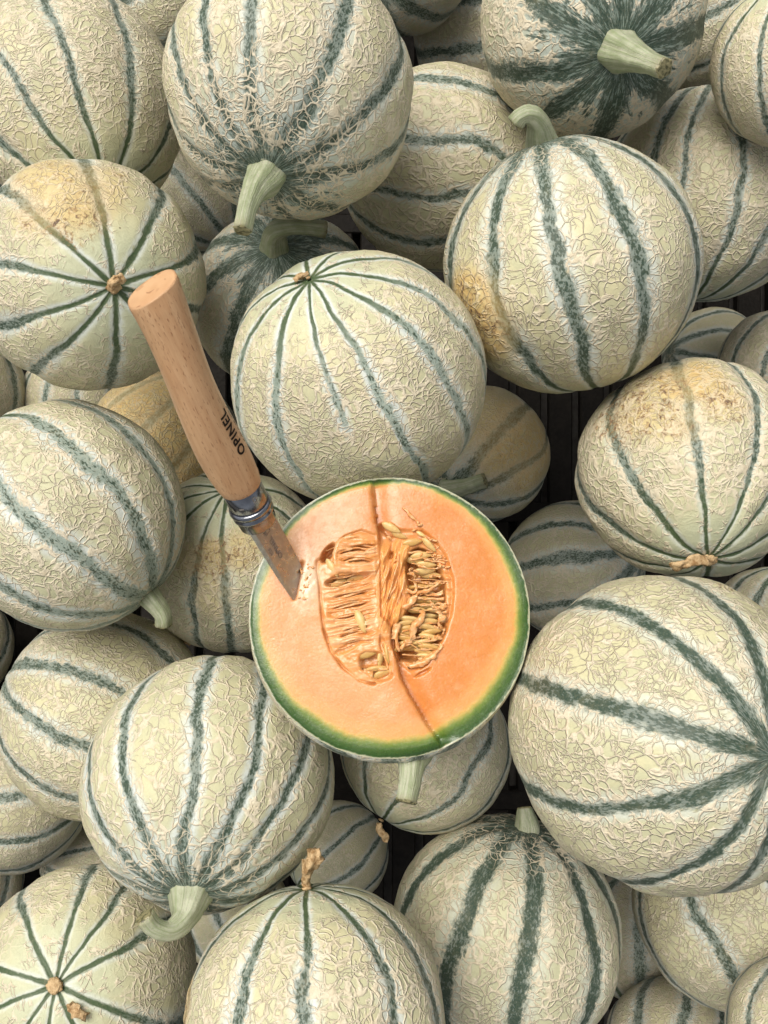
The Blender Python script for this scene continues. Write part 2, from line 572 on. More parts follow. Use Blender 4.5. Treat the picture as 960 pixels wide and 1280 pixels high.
def add_stem(key, pts, radii_px, lift, n=24, ribs=.075, end=True):
    """pts: photo pixels from the pole outwards; lift: mm above the pole's own distance, towards the lens."""
    o, C, R, rot, on = MELON[key]
    p0 = C + on(*pts[0]) * R
    d0 = (p0 - Vector((0, 0, CAMZ))).length
    W_ = [at(u, v, d0 - l / 1000.0) for (u, v), l in zip(pts, lift)]
    rad = [.88 * r * (d0 - l / 1000) / F for r, l in zip(radii_px, lift)]
    # root inside the flesh, flared where it meets the rind
    up = (p0 - C).normalized()
    inn = p0 - up * R * .10
    mid_ = p0 - up * R * .028
    P, Rr = smooth_path([inn, mid_] + W_[1:], [rad[0] * 1.12, rad[0] * 1.02] + rad[1:], n)
    V, Fc = tube(P, Rr, 28, ribs=ribs, twist=.04)
    nz = Noise3(len(key) + int(pts[0][0]))
    V = np.array([tuple(v) for v in V]); V = V + np.stack([nz(V * 260), nz(V * 260 + 5), nz(V * 260 + 11)], -1) * (min(rad) * .05)
    sm_ = mesh_np('stem', V, Fc)
    stem_attr(sm_, 28)
    s = child('stem', sm_, M_STEM, o)
    if end:
        t = Vector(P[-1]) - Vector(P[-2]); t.normalize()
        P2, R2 = [Vector(P[-1]) - t * rad[-1] * .02, Vector(P[-1]) + t * rad[-1] * .14], [Rr[-1] * 1.0, Rr[-1] * .86]
        V, Fc = tube(P2, R2, 16, ribs=.12)
        e = child('cut_end', mesh_np('cut_end', V, Fc, smooth=False), M_STEMEND, o)
        e.parent = s; e.matrix_parent_inverse = Matrix()
    return s


# ------------------------------------------------------------------ ground and crate
def box_mesh(name, x0, x1, y0, y1, z0, z1, bev=.0012):
    bm = bmesh.new()
    bmesh.ops.create_cube(bm, size=1)
    for v in bm.verts:
        v.co = ((x0 + x1) / 2 + v.co.x * (x1 - x0), (y0 + y1) / 2 + v.co.y * (y1 - y0), (z0 + z1) / 2 + v.co.z * (z1 - z0))
    if bev: bmesh.ops.bevel(bm, geom=bm.edges[:], offset=bev, segments=1, affect='EDGES')
    me = bpy.data.meshes.new(name); bm.to_mesh(me); bm.free()
    return me


def plain_material(name, c1, c2, scale, rough, bump=.0005):
    m, T = new_mat(name)
    P = T.objco()
    n = T.noise(P, scale, 5.0, .65); n2 = T.noise(P, scale * 9, 3.0)
    c = T.mix(T.ss(n + (n2 - .5) * .4, .35, .65), c1, c2)
    T.out(c, rough=rough, normal=T.bump(n2 + n, bump), spec=.12)
    return m


M_GROUND = plain_material('paving', (.10, .095, .088), (.17, .16, .15), 14, .9)
M_CRATE = plain_material('crate_plastic', (.010, .0085, .007), (.018, .015, .012), 30, .55)
g = link('ground', mesh_np('ground', [(-4, -4, -.03), (4, -4, -.03), (4, 4, -.03), (-4, 4, -.03)], [(0, 1, 2, 3)], False), M_GROUND)
set_props(g, 'grey paving under the crate', kind='structure')
crate = link('crate', None)
set_props(crate, 'dark slotted plastic crate that holds the heap of melons', 'crate')
CX, CY = .43, .53
y = CY - .01
me_s = None
# base: slats along y, in three bays, joined by cross bars
bays = [(-CY, -.28), (-.265, -.02), (-.005, .035), (.05, .28), (.295, CY)]
for (b0, b1) in ((-CY, -.272), (-.258, -.007), (.007, .258), (.272, CY)):
    base = box_mesh('base_slat', -.0108, .0108, b0, b1, -.012, 0)
    x = -CX + .0145
    while x < CX:
        s = link('base_slat', base, M_CRATE, crate); s.location.x = x
        x += .0289
for yb in (-.265, 0, .265):
    c = link('cross_bar', box_mesh('cross_bar', -CX, CX, yb - .009, yb + .009, -.016, .0015), M_CRATE, crate)
for (nm, a) in (('side_wall', (-CX - .012, -CX, -CY, CY)), ('side_wall', (CX, CX + .012, -CY, CY)),
                ('end_wall', (-CX - .012, CX + .012, -CY - .012, -CY)), ('end_wall', (-CX - .012, CX + .012, CY, CY + .012))):
    w_ = link(nm, box_mesh(nm, *a, -.016, .23), M_CRATE, crate)
    x0, x1, y0, y1 = a
    e = .006
    link('rim', box_mesh('rim', x0 - e, x1 + e, y0 - e, y1 + e, .2302, .244, .003), M_CRATE, w_)

# ------------------------------------------------------------------ the heap of melons, front ones first
B = build_melon
LO = dict(res=(120, 60))
# --- upper rows
B('A', 90, 135, .6515, .0662, 'pale melon with slim green stripes above the one with the yellow bumpy top', (132, 236), False,
  [(20, 110), (95, 105), (168, 120), (195, 190), (20, 196)], aniso=1.8, cell=8.5, sw=.85, warm=.25, halo=.7, netw=1.1)
B('A2', 190, 5, .7769, .0580, 'melon half hidden behind the pale melon in the upper corner by the big stemmed one', (100, 80), False, [(145, 10)], back=30, cell=11, **LO)
B('B', 363, 115, .5419, .0636, 'large melon whose pale green stem points down at a curled stem', (332, 224), True,
  [(216, 60), (262, 100), (312, 100), (402, 100), (478, 195), (420, 262)], aniso=.55, cell=11, sw=1.1, flare=.62, flare_net=.6, netw=1.15, halo=.85)
B('C', 112, 346, .5639, .0615, 'melon with yellow bumpy top and a star of green stripes beside the knife handle', (143, 358), False,
  [(40, 265), (124, 245), (195, 270), (232, 325), (215, 440), (144, 430), (82, 435), (30, 405), (60, 342)],
  bare=.3, wear=[(88, 234, 64, .72, .40), (45, 215, 36, .7, .5), (95, 275, 40, .2, .55)], sw=.95, cell=10, green=.2, scar=(.0036, None), halo=1.0, depth=.02)
B('D', 355, 378, .6446, .0593, 'dim melon with a stem bent sideways under the stem of the large one above', (345, 306), True,
  [(285, 298), (293, 395), (405, 325), (355, 345)], flare=.62, flare_net=.2, sw=1.5, cell=10, stripe_dark=.7, dull=.15)
B('E', 449, 476, .5066, .0662, 'round cream melon right above the cut half with fine crosswise netting', (384, 345), False,
  [(345, 440), (452, 445), (560, 390), (325, 400)], weak=[(398, 430)], aniso=1.7, cell=9.5, sw=.98, warm=.35, halo=1.25, stripe_dark=.15,
  scar=(.0010, None), depth=.008, res=(224, 112))
B('F', 713, 335, .5538, .0696, 'cream melon with a hooked green stem and an orange bruise on its side', (673, 166), True,
  [(618, 285), (698, 330), (782, 275), (845, 232), (572, 270)], wear=[(592, 398, 58, 1.25, .7), (640, 480, 36, .5, .1)], flare=.40, flare_net=.35, sw=1.2, cell=9.5, warm=.30, netw=.85, halo=1.0, res=(208, 104))
B('G', 740, 28, .6152, .0620, 'melon with dark mottled rays around a thick pale stem', (778, 66), True,
  [(640, 96), (690, 140), (770, 130), (835, 130), (700, 20), (780, 10), (850, 50)], flare=.85, flare_net=.12, sw=1.7, cell=8.5, netw=1.45, stripe_dark=.8, green=.3, halo=.6)
B('H', 882, 246, .6959, .0689, 'tan netted melon behind the one with the hooked stem, dark stripes running upright', (905, 100), True,
  [(860, 190), (926, 220), (955, 300), (812, 240)], back=18, cell=11, aniso=.9, sw=1.0, green=.15, netw=1.1)
B('I', 990, 78, .6244, .0427, 'small melon in the upper corner next to the dark rayed melon', (1000, 190), True, [(948, 80)], back=25, cell=9, netw=1.3, sw=.9)
B('J', 553, 213, .6566, .0634, 'dim melon with level stripes below the gap between two stemmed melons', (430, 200), True,
  [(560, 95), (570, 180), (535, 245), (480, 290)], back=20, aniso=.7, cell=9, sw=1.0, netw=1.0, dull=.25)
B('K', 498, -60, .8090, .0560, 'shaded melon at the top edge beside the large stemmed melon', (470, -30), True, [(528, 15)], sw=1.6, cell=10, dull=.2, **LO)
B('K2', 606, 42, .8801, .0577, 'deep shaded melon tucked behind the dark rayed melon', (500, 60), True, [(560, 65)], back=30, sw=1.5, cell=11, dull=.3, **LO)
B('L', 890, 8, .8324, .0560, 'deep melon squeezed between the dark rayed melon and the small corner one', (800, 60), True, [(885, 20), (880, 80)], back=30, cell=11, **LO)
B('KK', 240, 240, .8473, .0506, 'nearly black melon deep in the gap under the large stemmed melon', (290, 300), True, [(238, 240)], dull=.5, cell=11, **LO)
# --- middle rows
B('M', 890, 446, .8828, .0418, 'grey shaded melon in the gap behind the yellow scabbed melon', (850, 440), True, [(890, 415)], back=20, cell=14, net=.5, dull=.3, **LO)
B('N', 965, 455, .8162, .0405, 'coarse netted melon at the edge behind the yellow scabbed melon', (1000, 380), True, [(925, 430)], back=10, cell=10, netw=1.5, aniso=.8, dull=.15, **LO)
B('O', 862, 588, .5704, .0630, 'melon with yellow scabbed shoulder, its dark stripes meeting at a tan scar', (886, 702), False,
  [(768, 560), (870, 560), (945, 560), (945, 650), (800, 683), (960, 700), (880, 728), (850, 722)],
  wear=[(796, 505, 52, .6, 1.25), (858, 472, 44, 1.0, .3), (905, 505, 30, .55, .85), (838, 525, 34, .55, .4)], sw=.85, cell=9.5, netw=1.35, green=.25, halo=.75, depth=.028, res=(208, 104),
  scar=(.0042, ([at(884, 702, .511), at(866, 701, .507), at(848, 706, .505), at(838, 706, .506)], [.0020, .0026, .0022, .0010])))
B('P', 832, 912, .4667, .0703, 'largest melon, finely netted, its stripes converging at the picture edge', (966, 946), True,
  [(762, 752), (940, 815), (760, 880), (750, 1012), (870, 1078), (950, 1050)], wear=[(945, 750, 26, .6, .5), (905, 735, 14, .4, .9)], cell=12.0, netw=.9, sw=.80, green=.12, halo=.75, stripe_dark=.8, flare=.12, flare_net=.2, aniso=.85, res=(256, 128))
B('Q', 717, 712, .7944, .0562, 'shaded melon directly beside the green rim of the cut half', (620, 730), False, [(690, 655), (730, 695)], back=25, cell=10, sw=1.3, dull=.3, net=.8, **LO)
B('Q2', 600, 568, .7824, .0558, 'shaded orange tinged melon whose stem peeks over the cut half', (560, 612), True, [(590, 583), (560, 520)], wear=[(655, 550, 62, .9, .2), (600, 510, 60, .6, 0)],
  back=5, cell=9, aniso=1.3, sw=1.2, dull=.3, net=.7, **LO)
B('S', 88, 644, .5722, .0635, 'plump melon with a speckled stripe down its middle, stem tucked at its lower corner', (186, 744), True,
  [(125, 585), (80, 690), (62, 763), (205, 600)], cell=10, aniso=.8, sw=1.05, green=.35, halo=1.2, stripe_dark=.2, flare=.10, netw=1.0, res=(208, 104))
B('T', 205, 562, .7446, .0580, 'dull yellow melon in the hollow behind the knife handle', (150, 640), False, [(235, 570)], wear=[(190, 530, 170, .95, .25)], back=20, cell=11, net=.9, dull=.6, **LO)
B('U', 292, 700, .6427, .0604, 'melon with warty yellow spots and thin stripes under the knife collar', (283, 612), False,
  [(238, 640), (250, 690), (279, 660), (340, 670), (232, 608), (320, 590), (360, 620)], wear=[(262, 700, 26, .6, .7), (290, 680, 18, .3, .8), (268, 745, 30, .5, .2), (300, 690, 26, .6, .5), (235, 700, 24, .5, .3)],
  sw=.9, cell=10, green=.3, halo=.7, scar=(.0030, None))
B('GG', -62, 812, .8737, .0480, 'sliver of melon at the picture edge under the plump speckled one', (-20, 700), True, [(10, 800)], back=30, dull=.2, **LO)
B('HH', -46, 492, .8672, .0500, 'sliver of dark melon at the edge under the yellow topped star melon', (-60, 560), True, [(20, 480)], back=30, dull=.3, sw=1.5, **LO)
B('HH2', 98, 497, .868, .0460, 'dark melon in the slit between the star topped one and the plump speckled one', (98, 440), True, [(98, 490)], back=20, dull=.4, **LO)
# --- lower rows
B('V', 132, 893, .6579, .0672, 'tan netted melon with slanting stripes under the plump speckled one', (-20, 830), True,
  [(118, 855), (90, 925), (55, 985), (190, 800)], back=15, cell=11.5, sw=1.05, netw=.95, dull=.05)
B('W', 262, 975, .5524, .0674, 'pale melon with a curled hook of a green stem below the cut half', (236, 1122), True,
  [(118, 1015), (160, 985), (240, 950), (300, 1005), (365, 985), (400, 1010)], cell=9, aniso=.58, sw=.95, green=.15, halo=1.35, flare=.46, flare_net=.5, netw=.8, net=.85, res=(224, 112))
B('X', 532, 932, .6261, .0536, 'netted melon directly under the stem of the cut half', (470, 1036), False, [(432, 965), (588, 970), (497, 1000)], cell=12, aniso=.8, sw=1.0, green=.1, netw=1.05,
  scar=(.0018, ([at(473, 1030, .585), at(477, 1040, .588), at(484, 1050, .592)], [.0014, .0022, .0016])))
B('Y', 422, 1066, .8389, .0420, 'dull shaded melon in the gap beside the curled stem melon', (500, 1000), True, [(432, 1045), (468, 1060)], back=15, cell=13, net=.6, dull=.25, **LO)
B('Z', 395, 1278, .5404, .0642, 'cream melon at the bottom edge with a shrivelled tan blossom standing on top', (383, 1108), False,
  [(322, 1190), (384, 1200), (460, 1180), (520, 1165), (275, 1170)], wear=[(232, 1262, 34, .9, .8)], cell=9.5, aniso=.85, sw=.95, warm=.25, halo=1.1, depth=.016,
  scar=(.0024, ([at(383, 1107, .527), at(384, 1094, .522), at(388, 1082, .517), at(395, 1068, .513), at(402, 1063, .512)], [.0018, .0026, .0036, .0034, .0012])), res=(208, 104))
B('AA', 632, 1165, .6510, .0701, 'melon with broad dark green stripes and a shaded stem, under the cut half', (657, 1028), True,
  [(520, 1110), (588, 1120), (668, 1150), (738, 1140), (772, 1150)], cell=9.5, aniso=.9, sw=1.35, green=.45, flare=.42, flare_net=.5, netw=.95, stripe_dark=.9, halo=.6, depth=.02)
B('BB', 925, 1128, .7526, .0720, 'beige melon under the largest one with a single diagonal stripe in view', (1010, 1270), True, [(880, 1160), (800, 1150), (960, 1090)], back=20, cell=11.5, sw=.9, netw=.75)
B('CC', 1002, 1292, .6717, .0415, 'small melon cut off by the lower corner of the picture', (1010, 1200), True, [(938, 1255)], back=10, cell=10, sw=.9)
B('DD', 842, 1316, .8604, .0519, 'deep melon at the bottom edge beside the small corner melon', (860, 1200), True, [(855, 1255)], back=40, cell=11, sw=1.3, dull=.1, **LO)
B('EE', 105, 1222, .6481, .0640, 'melon with a tan navel and ten thin green rays in the lower corner', (68, 1232), False,
  [(30, 1150), (88, 1150), (118, 1158), (130, 1195), (130, 1258), (86, 1270), (62, 1272), (45, 1265), (20, 1250), (10, 1215)], cell=8.5, aniso=1.3, bare=.3, sw=.85, green=.1, warm=.1, halo=.8,
  scar=(.0038, None), res=(192, 96))
B('FF', 20, 996, .8225, .0559, 'dark melon with one level stripe in the shade of the tan slanting one', (-80, 1000), True, [(50, 1045)], back=15, cell=12, sw=1.0, dull=.2, **LO)
B('II', -48, 1100, .9140, .0487, 'sliver of tan melon at the edge above the ten rayed one', (-90, 1180), True, [(10, 1100)], back=20, dull=.2, **LO)
B('II2', 108, 1075, .8762, .0375, 'scrap of grey melon between the ten rayed melon and the dark one', (60, 1080), True, [(112, 1060)], back=20, dull=.2, **LO)
B('JJ', 292, 1140, .8643, .0464, 'plain tan melon in the gap under the curled hook stem', (340, 1240), True, [(350, 1120)], back=20, net=.5, dull=.2, **LO)
B('LL', 962, 782, .8561, .0478, 'deep melon in the chink between the yellow scabbed melon and the largest one', (940, 860), True, [(945, 755)], back=10, dull=.15, sw=1.4, **LO)
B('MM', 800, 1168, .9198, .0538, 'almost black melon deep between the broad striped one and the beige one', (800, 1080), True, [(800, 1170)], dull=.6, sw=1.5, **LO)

# stems (photo pixels from the root outwards, radius in pixels, lift in mm towards the lens)
add_stem('B', [(330, 226), (318, 240), (309, 262), (303, 288)], [25, 17, 12.5, 12.5], [0, 9, 18, 24])
add_stem('D', [(343, 304), (345, 289), (362, 284), (385, 284), (406, 287)], [19, 14, 11, 10.5, 11.5], [0, 10, 14, 14, 12])
add_stem('F', [(676, 168), (672, 152), (662, 143), (652, 145), (645, 153)], [21, 14, 11.5, 11, 12], [0, 10, 15, 16, 15])
add_stem('G', [(776, 65), (792, 70), (812, 78), (830, 85)], [25, 18, 13, 12.5], [0, 10, 20, 28])
add_stem('S', [(186, 745), (194, 755), (203, 768), (204, 780)], [18, 14, 12, 12], [0, 3, 4, 1])
add_stem('W', [(236, 1124), (229, 1149), (211, 1164), (192, 1159), (180, 1146)], [28, 16, 12.5, 12, 13], [0, 5, 9, 12, 15])
add_stem('AA', [(660, 1030), (657, 1018), (656, 1010)], [17, 12, 10], [0, 1, 1])
add_stem('Q2', [(560, 614), (585, 607), (606, 600)], [16, 11, 10.5], [0, 10, 14])
# shrivelled petals left lying on two navels
def petal(key, pts, rad):
    o = MELON[key][0]
    P_, R_ = smooth_path(pts, rad, 20)
    V, Fc = tube(P_, R_, 12, ribs=.3, nrib=3, twist=.3)
    nz = Noise3(len(pts) * 7)
    V = np.array([tuple(v) for v in V]); V = V + np.stack([nz(V * 500), nz(V * 500 + 3), nz(V * 500 + 7)], -1) * max(rad) * .5
    child('dried_petal', mesh_np('dried_petal', V, Fc), M_DRY, o)
def lifted(key, u, v, mm):
    o, C, R, rot, on = MELON[key]
    p = C + on(u, v) * R
    return at(u, v, (p - Vector((0, 0, CAMZ))).length - mm / 1000)
petal('C', [lifted('C', 140, 356, 2), lifted('C', 146, 350, 5), lifted('C', 150, 347, 6), lifted('C', 142, 345, 6)], [.0018, .0026, .0024, .001])
petal('EE', [lifted('EE', 86, 1256, 1), lifted('EE', 96, 1266, 2), lifted('EE', 108, 1270, 2.5)], [.0016, .003, .0018])
petal('E', [lifted('E', 366, 351, 1), lifted('E', 376, 345, 1.5), lifted('E', 386, 341, 1)], [.0008, .0014, .0008])

petal('V', [lifted('V', 222, 794, 1), lifted('V', 232, 799, 2.5), lifted('V', 243, 803, 2)], [.0016, .0036, .0018])

# ------------------------------------------------------------------ the halved melon: rind bowl, flesh, pulp, seeds
CU, CV, DF = 487.0, 773.0, 0.4425
PF = at(CU, CV, DF)
NF = (-ray(CU, CV) + Vector((.02, .05, 0))).normalized()           # cut face looks up at the lens, leaning a little to the light
XF = (Vector((1, 0, 0)) - NF * NF.x).normalized()
YF = NF.cross(XF)
PXF = DF / F                                                       # metres per pixel on the cut face


def face_xy(u, v):
    """Photo pixel grid -> metres on the cut plane (array version of a ray/plane hit)."""
    u = np.asarray(u, float); v = np.asarray(v, float)
    d = np.stack([(u - 480) / F, -(v - 640) / F, -np.ones_like(u)], -1)
    o = np.array([0, 0, CAMZ]); n = np.array(NF); p = np.array(PF)
    t = ((p - o) @ n) / (d @ n)
    return o + d * t[..., None]


def face_pt(u, v, mm=0.0):
    return Vector(face_xy(u, v)) + NF * (mm / 1000)


def seg_dist(u, v, poly, closed=True):
    P = np.array(poly, float)
    Q = np.roll(P, -1, axis=0) if closed else P[1:]
    P = P if closed else P[:-1]
    best = np.full(u.shape, 1e9); inside = np.zeros(u.shape, bool)
    for (x0, y0), (x1, y1) in zip(P, Q):
        dx, dy = x1 - x0, y1 - y0
        t = np.clip(((u - x0) * dx + (v - y0) * dy) / (dx * dx + dy * dy + 1e-9), 0, 1)
        best = np.minimum(best, np.hypot(u - x0 - t * dx, v - y0 - t * dy))
        if y0 != y1:
            c = ((y0 <= v) & (v < y1)) | ((y1 <= v) & (v < y0))
            inside ^= c & (u < x0 + (v - y0) / (y1 - y0) * dx)
    return np.where(inside, best, -best) if closed else best


PL = [(396, 702), (395, 717), (398, 739), (400, 766), (403, 787), (413, 816), (428, 836), (448, 851), (465, 855), (478, 853), (489, 846),
      (491, 830), (490, 805), (488, 784), (475, 771), (474, 745), (474, 715), (473, 690), (470, 670), (452, 663), (432, 670), (421, 680), (406, 694)]
PR = [(473, 662), (483, 655), (502, 660), (529, 662), (546, 676), (559, 694), (567, 722), (569, 744), (566, 770), (559, 792), (547, 814), (533, 832), (513, 843), (499, 831),
      (492, 805), (489, 783), (475, 770), (474, 715), (473, 690)]
POCK = [(513, 690), (522, 684), (543, 695), (552, 715), (556, 735), (554, 762), (558, 785), (546, 806), (524, 826), (500, 824), (494, 806), (494, 785), (509, 764), (514, 745), (508, 722), (506, 706)]
CRV = [590, 625, 654, 667, 693, 722, 770, 783, 805, 822, 849, 868, 900, 925, 960]
CRU = [465, 468, 470, 474, 475, 475, 476, 488, 490, 496, 502, 511, 530, 548, 565]
nA, nB, nC = Noise3(101), Noise3(202), Noise3(303)


def n2(N_, x, y, z=0.5):
    return N_(np.stack([x, y, np.full_like(x, z)], -1))


NR, NAZ = 215, 420
rim_a = np.arange(NAZ) / NAZ * 2 * np.pi
rim_r = 175.5 * (1 + .006 * n2(nA, np.cos(rim_a) * 2 + 4, np.sin(rim_a) * 2 + 4) + .003 * n2(nB, np.cos(rim_a) * 9 + 4, np.sin(rim_a) * 9 + 4))
rho = np.linspace(0.004, 1, NR)
RHO, AZ = np.meshgrid(rho, rim_a, indexing='ij')
FU = CU + RHO * rim_r[None] * np.cos(AZ)
FV = CV + RHO * rim_r[None] * np.sin(AZ)                             # v grows downwards


def face_height(FU, FV, RHO):
    wob = 5 * n2(nA, FU / 26, FV / 26) + 1.5 * n2(nB, FU / 7, FV / 7)
    dL = seg_dist(FU + wob * .35, FV + wob * .35, PL)
    dR = seg_dist(FU + wob * .35, FV + wob * .3, PR)
    dP = seg_dist(FU + wob * .8, FV + wob * .6, POCK)
    cu = np.interp(FV, CRV, CRU) + .25 * wob
    s = FU - cu
    edge = sstep(1.0, .93, RHO)
    h = 2.6 * (0.5 - 0.5 * np.tanh(s / 2.4)) * (.25 + .75 * sstep(-110, -10, s)) * (.35 + .65 * edge)
    core_z = sstep(672, 690, FV) * sstep(795, 775, FV)
    h -= 3.0 * (1 - .85 * core_z) * np.exp(-(np.clip(s, 0, 99) / 17.0) ** 2) * (s > 0) * (.3 + .7 * edge)
    h -= 1.1 * (1 - .5 * core_z) * np.exp(-(s / 1.6) ** 2)
    h += .40 * n2(nA, FU / 45, FV / 45) + .05 * n2(nB, FU / 12, FV / 12) + .012 * n2(nC, FU / 3.5, FV / 3.5)
    # left pulp: groove round it, crosswise strands, a raised flap, holes
    inL = sstep(-.5, 2.0, dL)
    out_edge = (FU < 470)
    h -= (1.7 + 1.5 * n2(nB, FU / 13, FV / 13, 1.9)) * np.exp(-((dL - 1.5) / 1.5) ** 2) * out_edge * (.4 + .6 * sstep(690, 720, FV))
    q = FV + .17 * FU + 3.0 * n2(nA, FU / 22, FV / 22, 3.3)
    strands = n2(nB, q / 4.2, FU / 32, 7.7) + .7 * n2(nC, q / 1.9, FU / 26, 1.2)
    band = sstep(715, 730, FV) * sstep(812, 795, FV) * sstep(405, 416, FU) * sstep(472, 455, FU)
    h += inL * (.5 * n2(nA, FU / 12, FV / 10, 4.4) + .25 * n2(nC, FU / 4, FV / 3, 8.4)) * sstep(3, 8, dL)
    h += inL * (-.5 + .9 * sstep(2, 22, dL)) + inL * band * (1.45 * strands + .5 * n2(nA, FU / 9, FV / 3.2, 6.6) - .6)
    flap = sstep(669, 680, FV) * sstep(722, 714, FV) * sstep(415, 424, FU) * sstep(474, 468, FU)
    qf = FV - .02 * (FU - 420) - 8 * np.sin((FU - 418) / 56 * np.pi) * .5
    h += inL * flap * (1.6 + 1.3 * n2(nB, qf / 4.4, FU / 50, 2.2) + .7 * n2(nC, qf / 2.1, FU / 30, 4.1))
    def pit(u0, v0, a, b, ang, dep):
        c, s_ = math.cos(math.radians(ang)), math.sin(math.radians(ang))
        x, y = (FU - u0) * c + (FV - v0) * s_, -(FU - u0) * s_ + (FV - v0) * c
        return -dep * sstep(1.25, .55, np.hypot(x / a, y / b) + .12 * n2(nA, FU / 8, FV / 8, 9.))
    h += pit(410, 692, 12, 6, -55, 9) + pit(426, 726, 17, 7, -12, 9) + pit(450, 721, 13, 4, -14, 4.5)
    h += pit(468, 830, 19, 15, 15, 6.5) + pit(478, 846, 12, 6, -12, 3.5) + pit(437, 808, 20, 5, -28, 1.6)
    h += pit(441, 690, 18, 2.8, -6, 5) + pit(455, 684, 14, 2.2, -4, 4.5) + pit(447, 701, 19, 2.8, 2, 5) + pit(436, 744, 20, 2.2, -9, 3.5) + pit(440, 757, 24, 2.4, -10, 3.5) + pit(434, 771, 17, 2.2, -11, 3.2) + pit(446, 786, 16, 2.2, -12, 3) + pit(437, 793, 13, 2, -16, 3)
    # placenta in the middle: long wavy fibres
    cen = sstep(466, 480, FU) * sstep(668, 690, FV) * sstep(800, 770, FV) * sstep(516, 502, FU + (FV - 720) * .12)
    qc = FU + .24 * (FV - 730) + 3.5 * n2(nA, FU / 14, FV / 30, 5.5)
    h += cen * (1.6 + 2.3 * n2(nB, qc / 6.0, FV / 24, 1.1) + 1.3 * n2(nC, qc / 2.8, FV / 14, 6.1) + .7 * n2(nA, qc / 1.5, FV / 9, 3.1))
    # right side: gentle shelf, then the deep seed pocket
    inR = sstep(0, 5, dR) * (s > -2)
    h += -1.2 * inR * (1 - cen) - 0.9 * np.exp(-((dR - 2.5) / 2.2) ** 2) * (FU > 525)
    pk = sstep(-3.5, 5.5, dP)
    h += -10.0 * pk - 1.2 * pk * n2(nB, FU / 8, FV / 4, 8.8)
    shelf = inR * sstep(6, -8, dP) * sstep(500, 520, FU)
    h += shelf * (.8 * n2(nB, (FV - .1 * FU) / 4.5, FU / 30, 3.) + .4 * n2(nC, FV / 2.5, FU / 14, 5.))
    h += pit(486, 662, 11, 7, 30, 4.5) + pit(527, 690, 10, 5, 0, 3.0) + pit(529, 841, 11, 2.4, -28, 1.8) + pit(478, 806, 4, 12, -10, 2.0) + pit(489, 694, 3, 5, 20, 3)
    # the knife's slit and the torn flesh beside it
    kd = seg_dist(FU, FV, [(378, 704), (374, 722), (368, 748)], closed=False)
    torn = np.exp(-(((FU - 385) / 13) ** 2 + ((FV - 728) / 27) ** 2)) * sstep(368, 376, FU + (FV - 728) * .25)
    h += torn * (.9 + .35 * n2(nB, FU / 5, FV / 7, 2.7)) - 1.8 * np.exp(-(kd / 2.0) ** 2)
    h *= sstep(1.0, .97, RHO) * .75 + .25
    return h, dL, dR, dP, s, inL, inR, cen, pk, torn, strands


FH, dL, dR, dP, sC, inL, inR, cen, pk, torn, strands = face_height(FU, FV, RHO)
FP = face_xy(FU, FV) + np.array(NF) * (FH[..., None] / 1000)
# cut face colour: skin, green layer, orange flesh, paler pulp, some painted shade
dist_rim = (1 - RHO) * 175.5
down = np.sin(AZ)                                                     # +1 at the bottom edge
gth = 10.5 + 10 * sstep(-.2, 1.0, down) + 4 * sstep(.2, 1, np.cos(AZ)) + 2.5 * n2(nA, np.cos(AZ) * 6 + 9, np.sin(AZ) * 6 + 9)
gth = gth * (1 - .35 * sstep(-.3, -1, down))
j1 = dist_rim + 1.3 * n2(nB, FU / 6, FV / 6) + .8 * n2(nC, FU / 2.4, FV / 2.4)
def lerp(a, b, t): return a + (np.array(b) - a) * t[..., None]
col = np.ones(RHO.shape + (3,)) * np.array((0.66, 0.238, 0.054))
col = lerp(col, (0.715, 0.335, 0.130), sstep(14, -40, sC) * .85)                   # left half drier and paler
blot = n2(nA, FU / 30 + 3, FV / 30) * .6 + n2(nB, FU / 11, FV / 11, 4.) * .4
col = lerp(col, (0.74, 0.385, 0.175), sstep(.05, .6, blot) * .40)
col = lerp(col, (0.76, 0.315, 0.09), sstep(-.1, -.6, blot) * .4)
speckle = n2(nC, FU / 2.6, FV / 2.6, 2.) * .5 + n2(nB, FU / 1.7, FV / 1.7, 6.) * .5
col = lerp(col, (0.87, 0.56, 0.32), sstep(.25, .7, speckle) * .22)
col = lerp(col, (0.78, 0.42, 0.14), sstep(gth * 2.6, gth * 1.6, j1) * .45)         # yellowing towards the rind
col = lerp(col, (0.52, 0.44, 0.10), sstep(gth * 1.45, gth * 1.05, j1) * .75)
col = lerp(col, (0.155, 0.225, 0.036), sstep(gth * 1.25, gth * .80, j1))
col = lerp(col, (0.055, 0.115, 0.018), sstep(gth * .9, gth * .5, j1))
col = lerp(col, (0.030, 0.080, 0.014), sstep(np.maximum(gth * .5, 4.5), 3, j1) * .85)
col = lerp(col, (0.46, 0.45, 0.30), sstep(2.2, 1.3, j1) * .9)
pulp = np.clip(inL + inR, 0, 1)
col = lerp(col, (0.79, 0.36, 0.125), pulp * .75)
col = lerp(col, (0.86, 0.54, 0.29), inL * sstep(.1, .8, strands) * .6)
col = lerp(col, (0.70, 0.27, 0.06), inL * sstep(-.1, -.8, strands) * .7)
col = lerp(col, (0.82, 0.375, 0.11), cen * .9)
col = lerp(col, (0.60, 0.25, 0.07), pk * .9)
col = lerp(col, (0.84, 0.66, 0.46), np.clip(torn * 1.5 + .5 * torn * n2(nB, FU / 3, FV / 3), 0, 1) * .85)
col = lerp(col, (0.55, 0.19, 0.05), np.exp(-(seg_dist(FU, FV, [(378, 704), (374, 722), (368, 748)], closed=False) / 2.6) ** 2) * .8)  # contact shade painted along the blade's slit
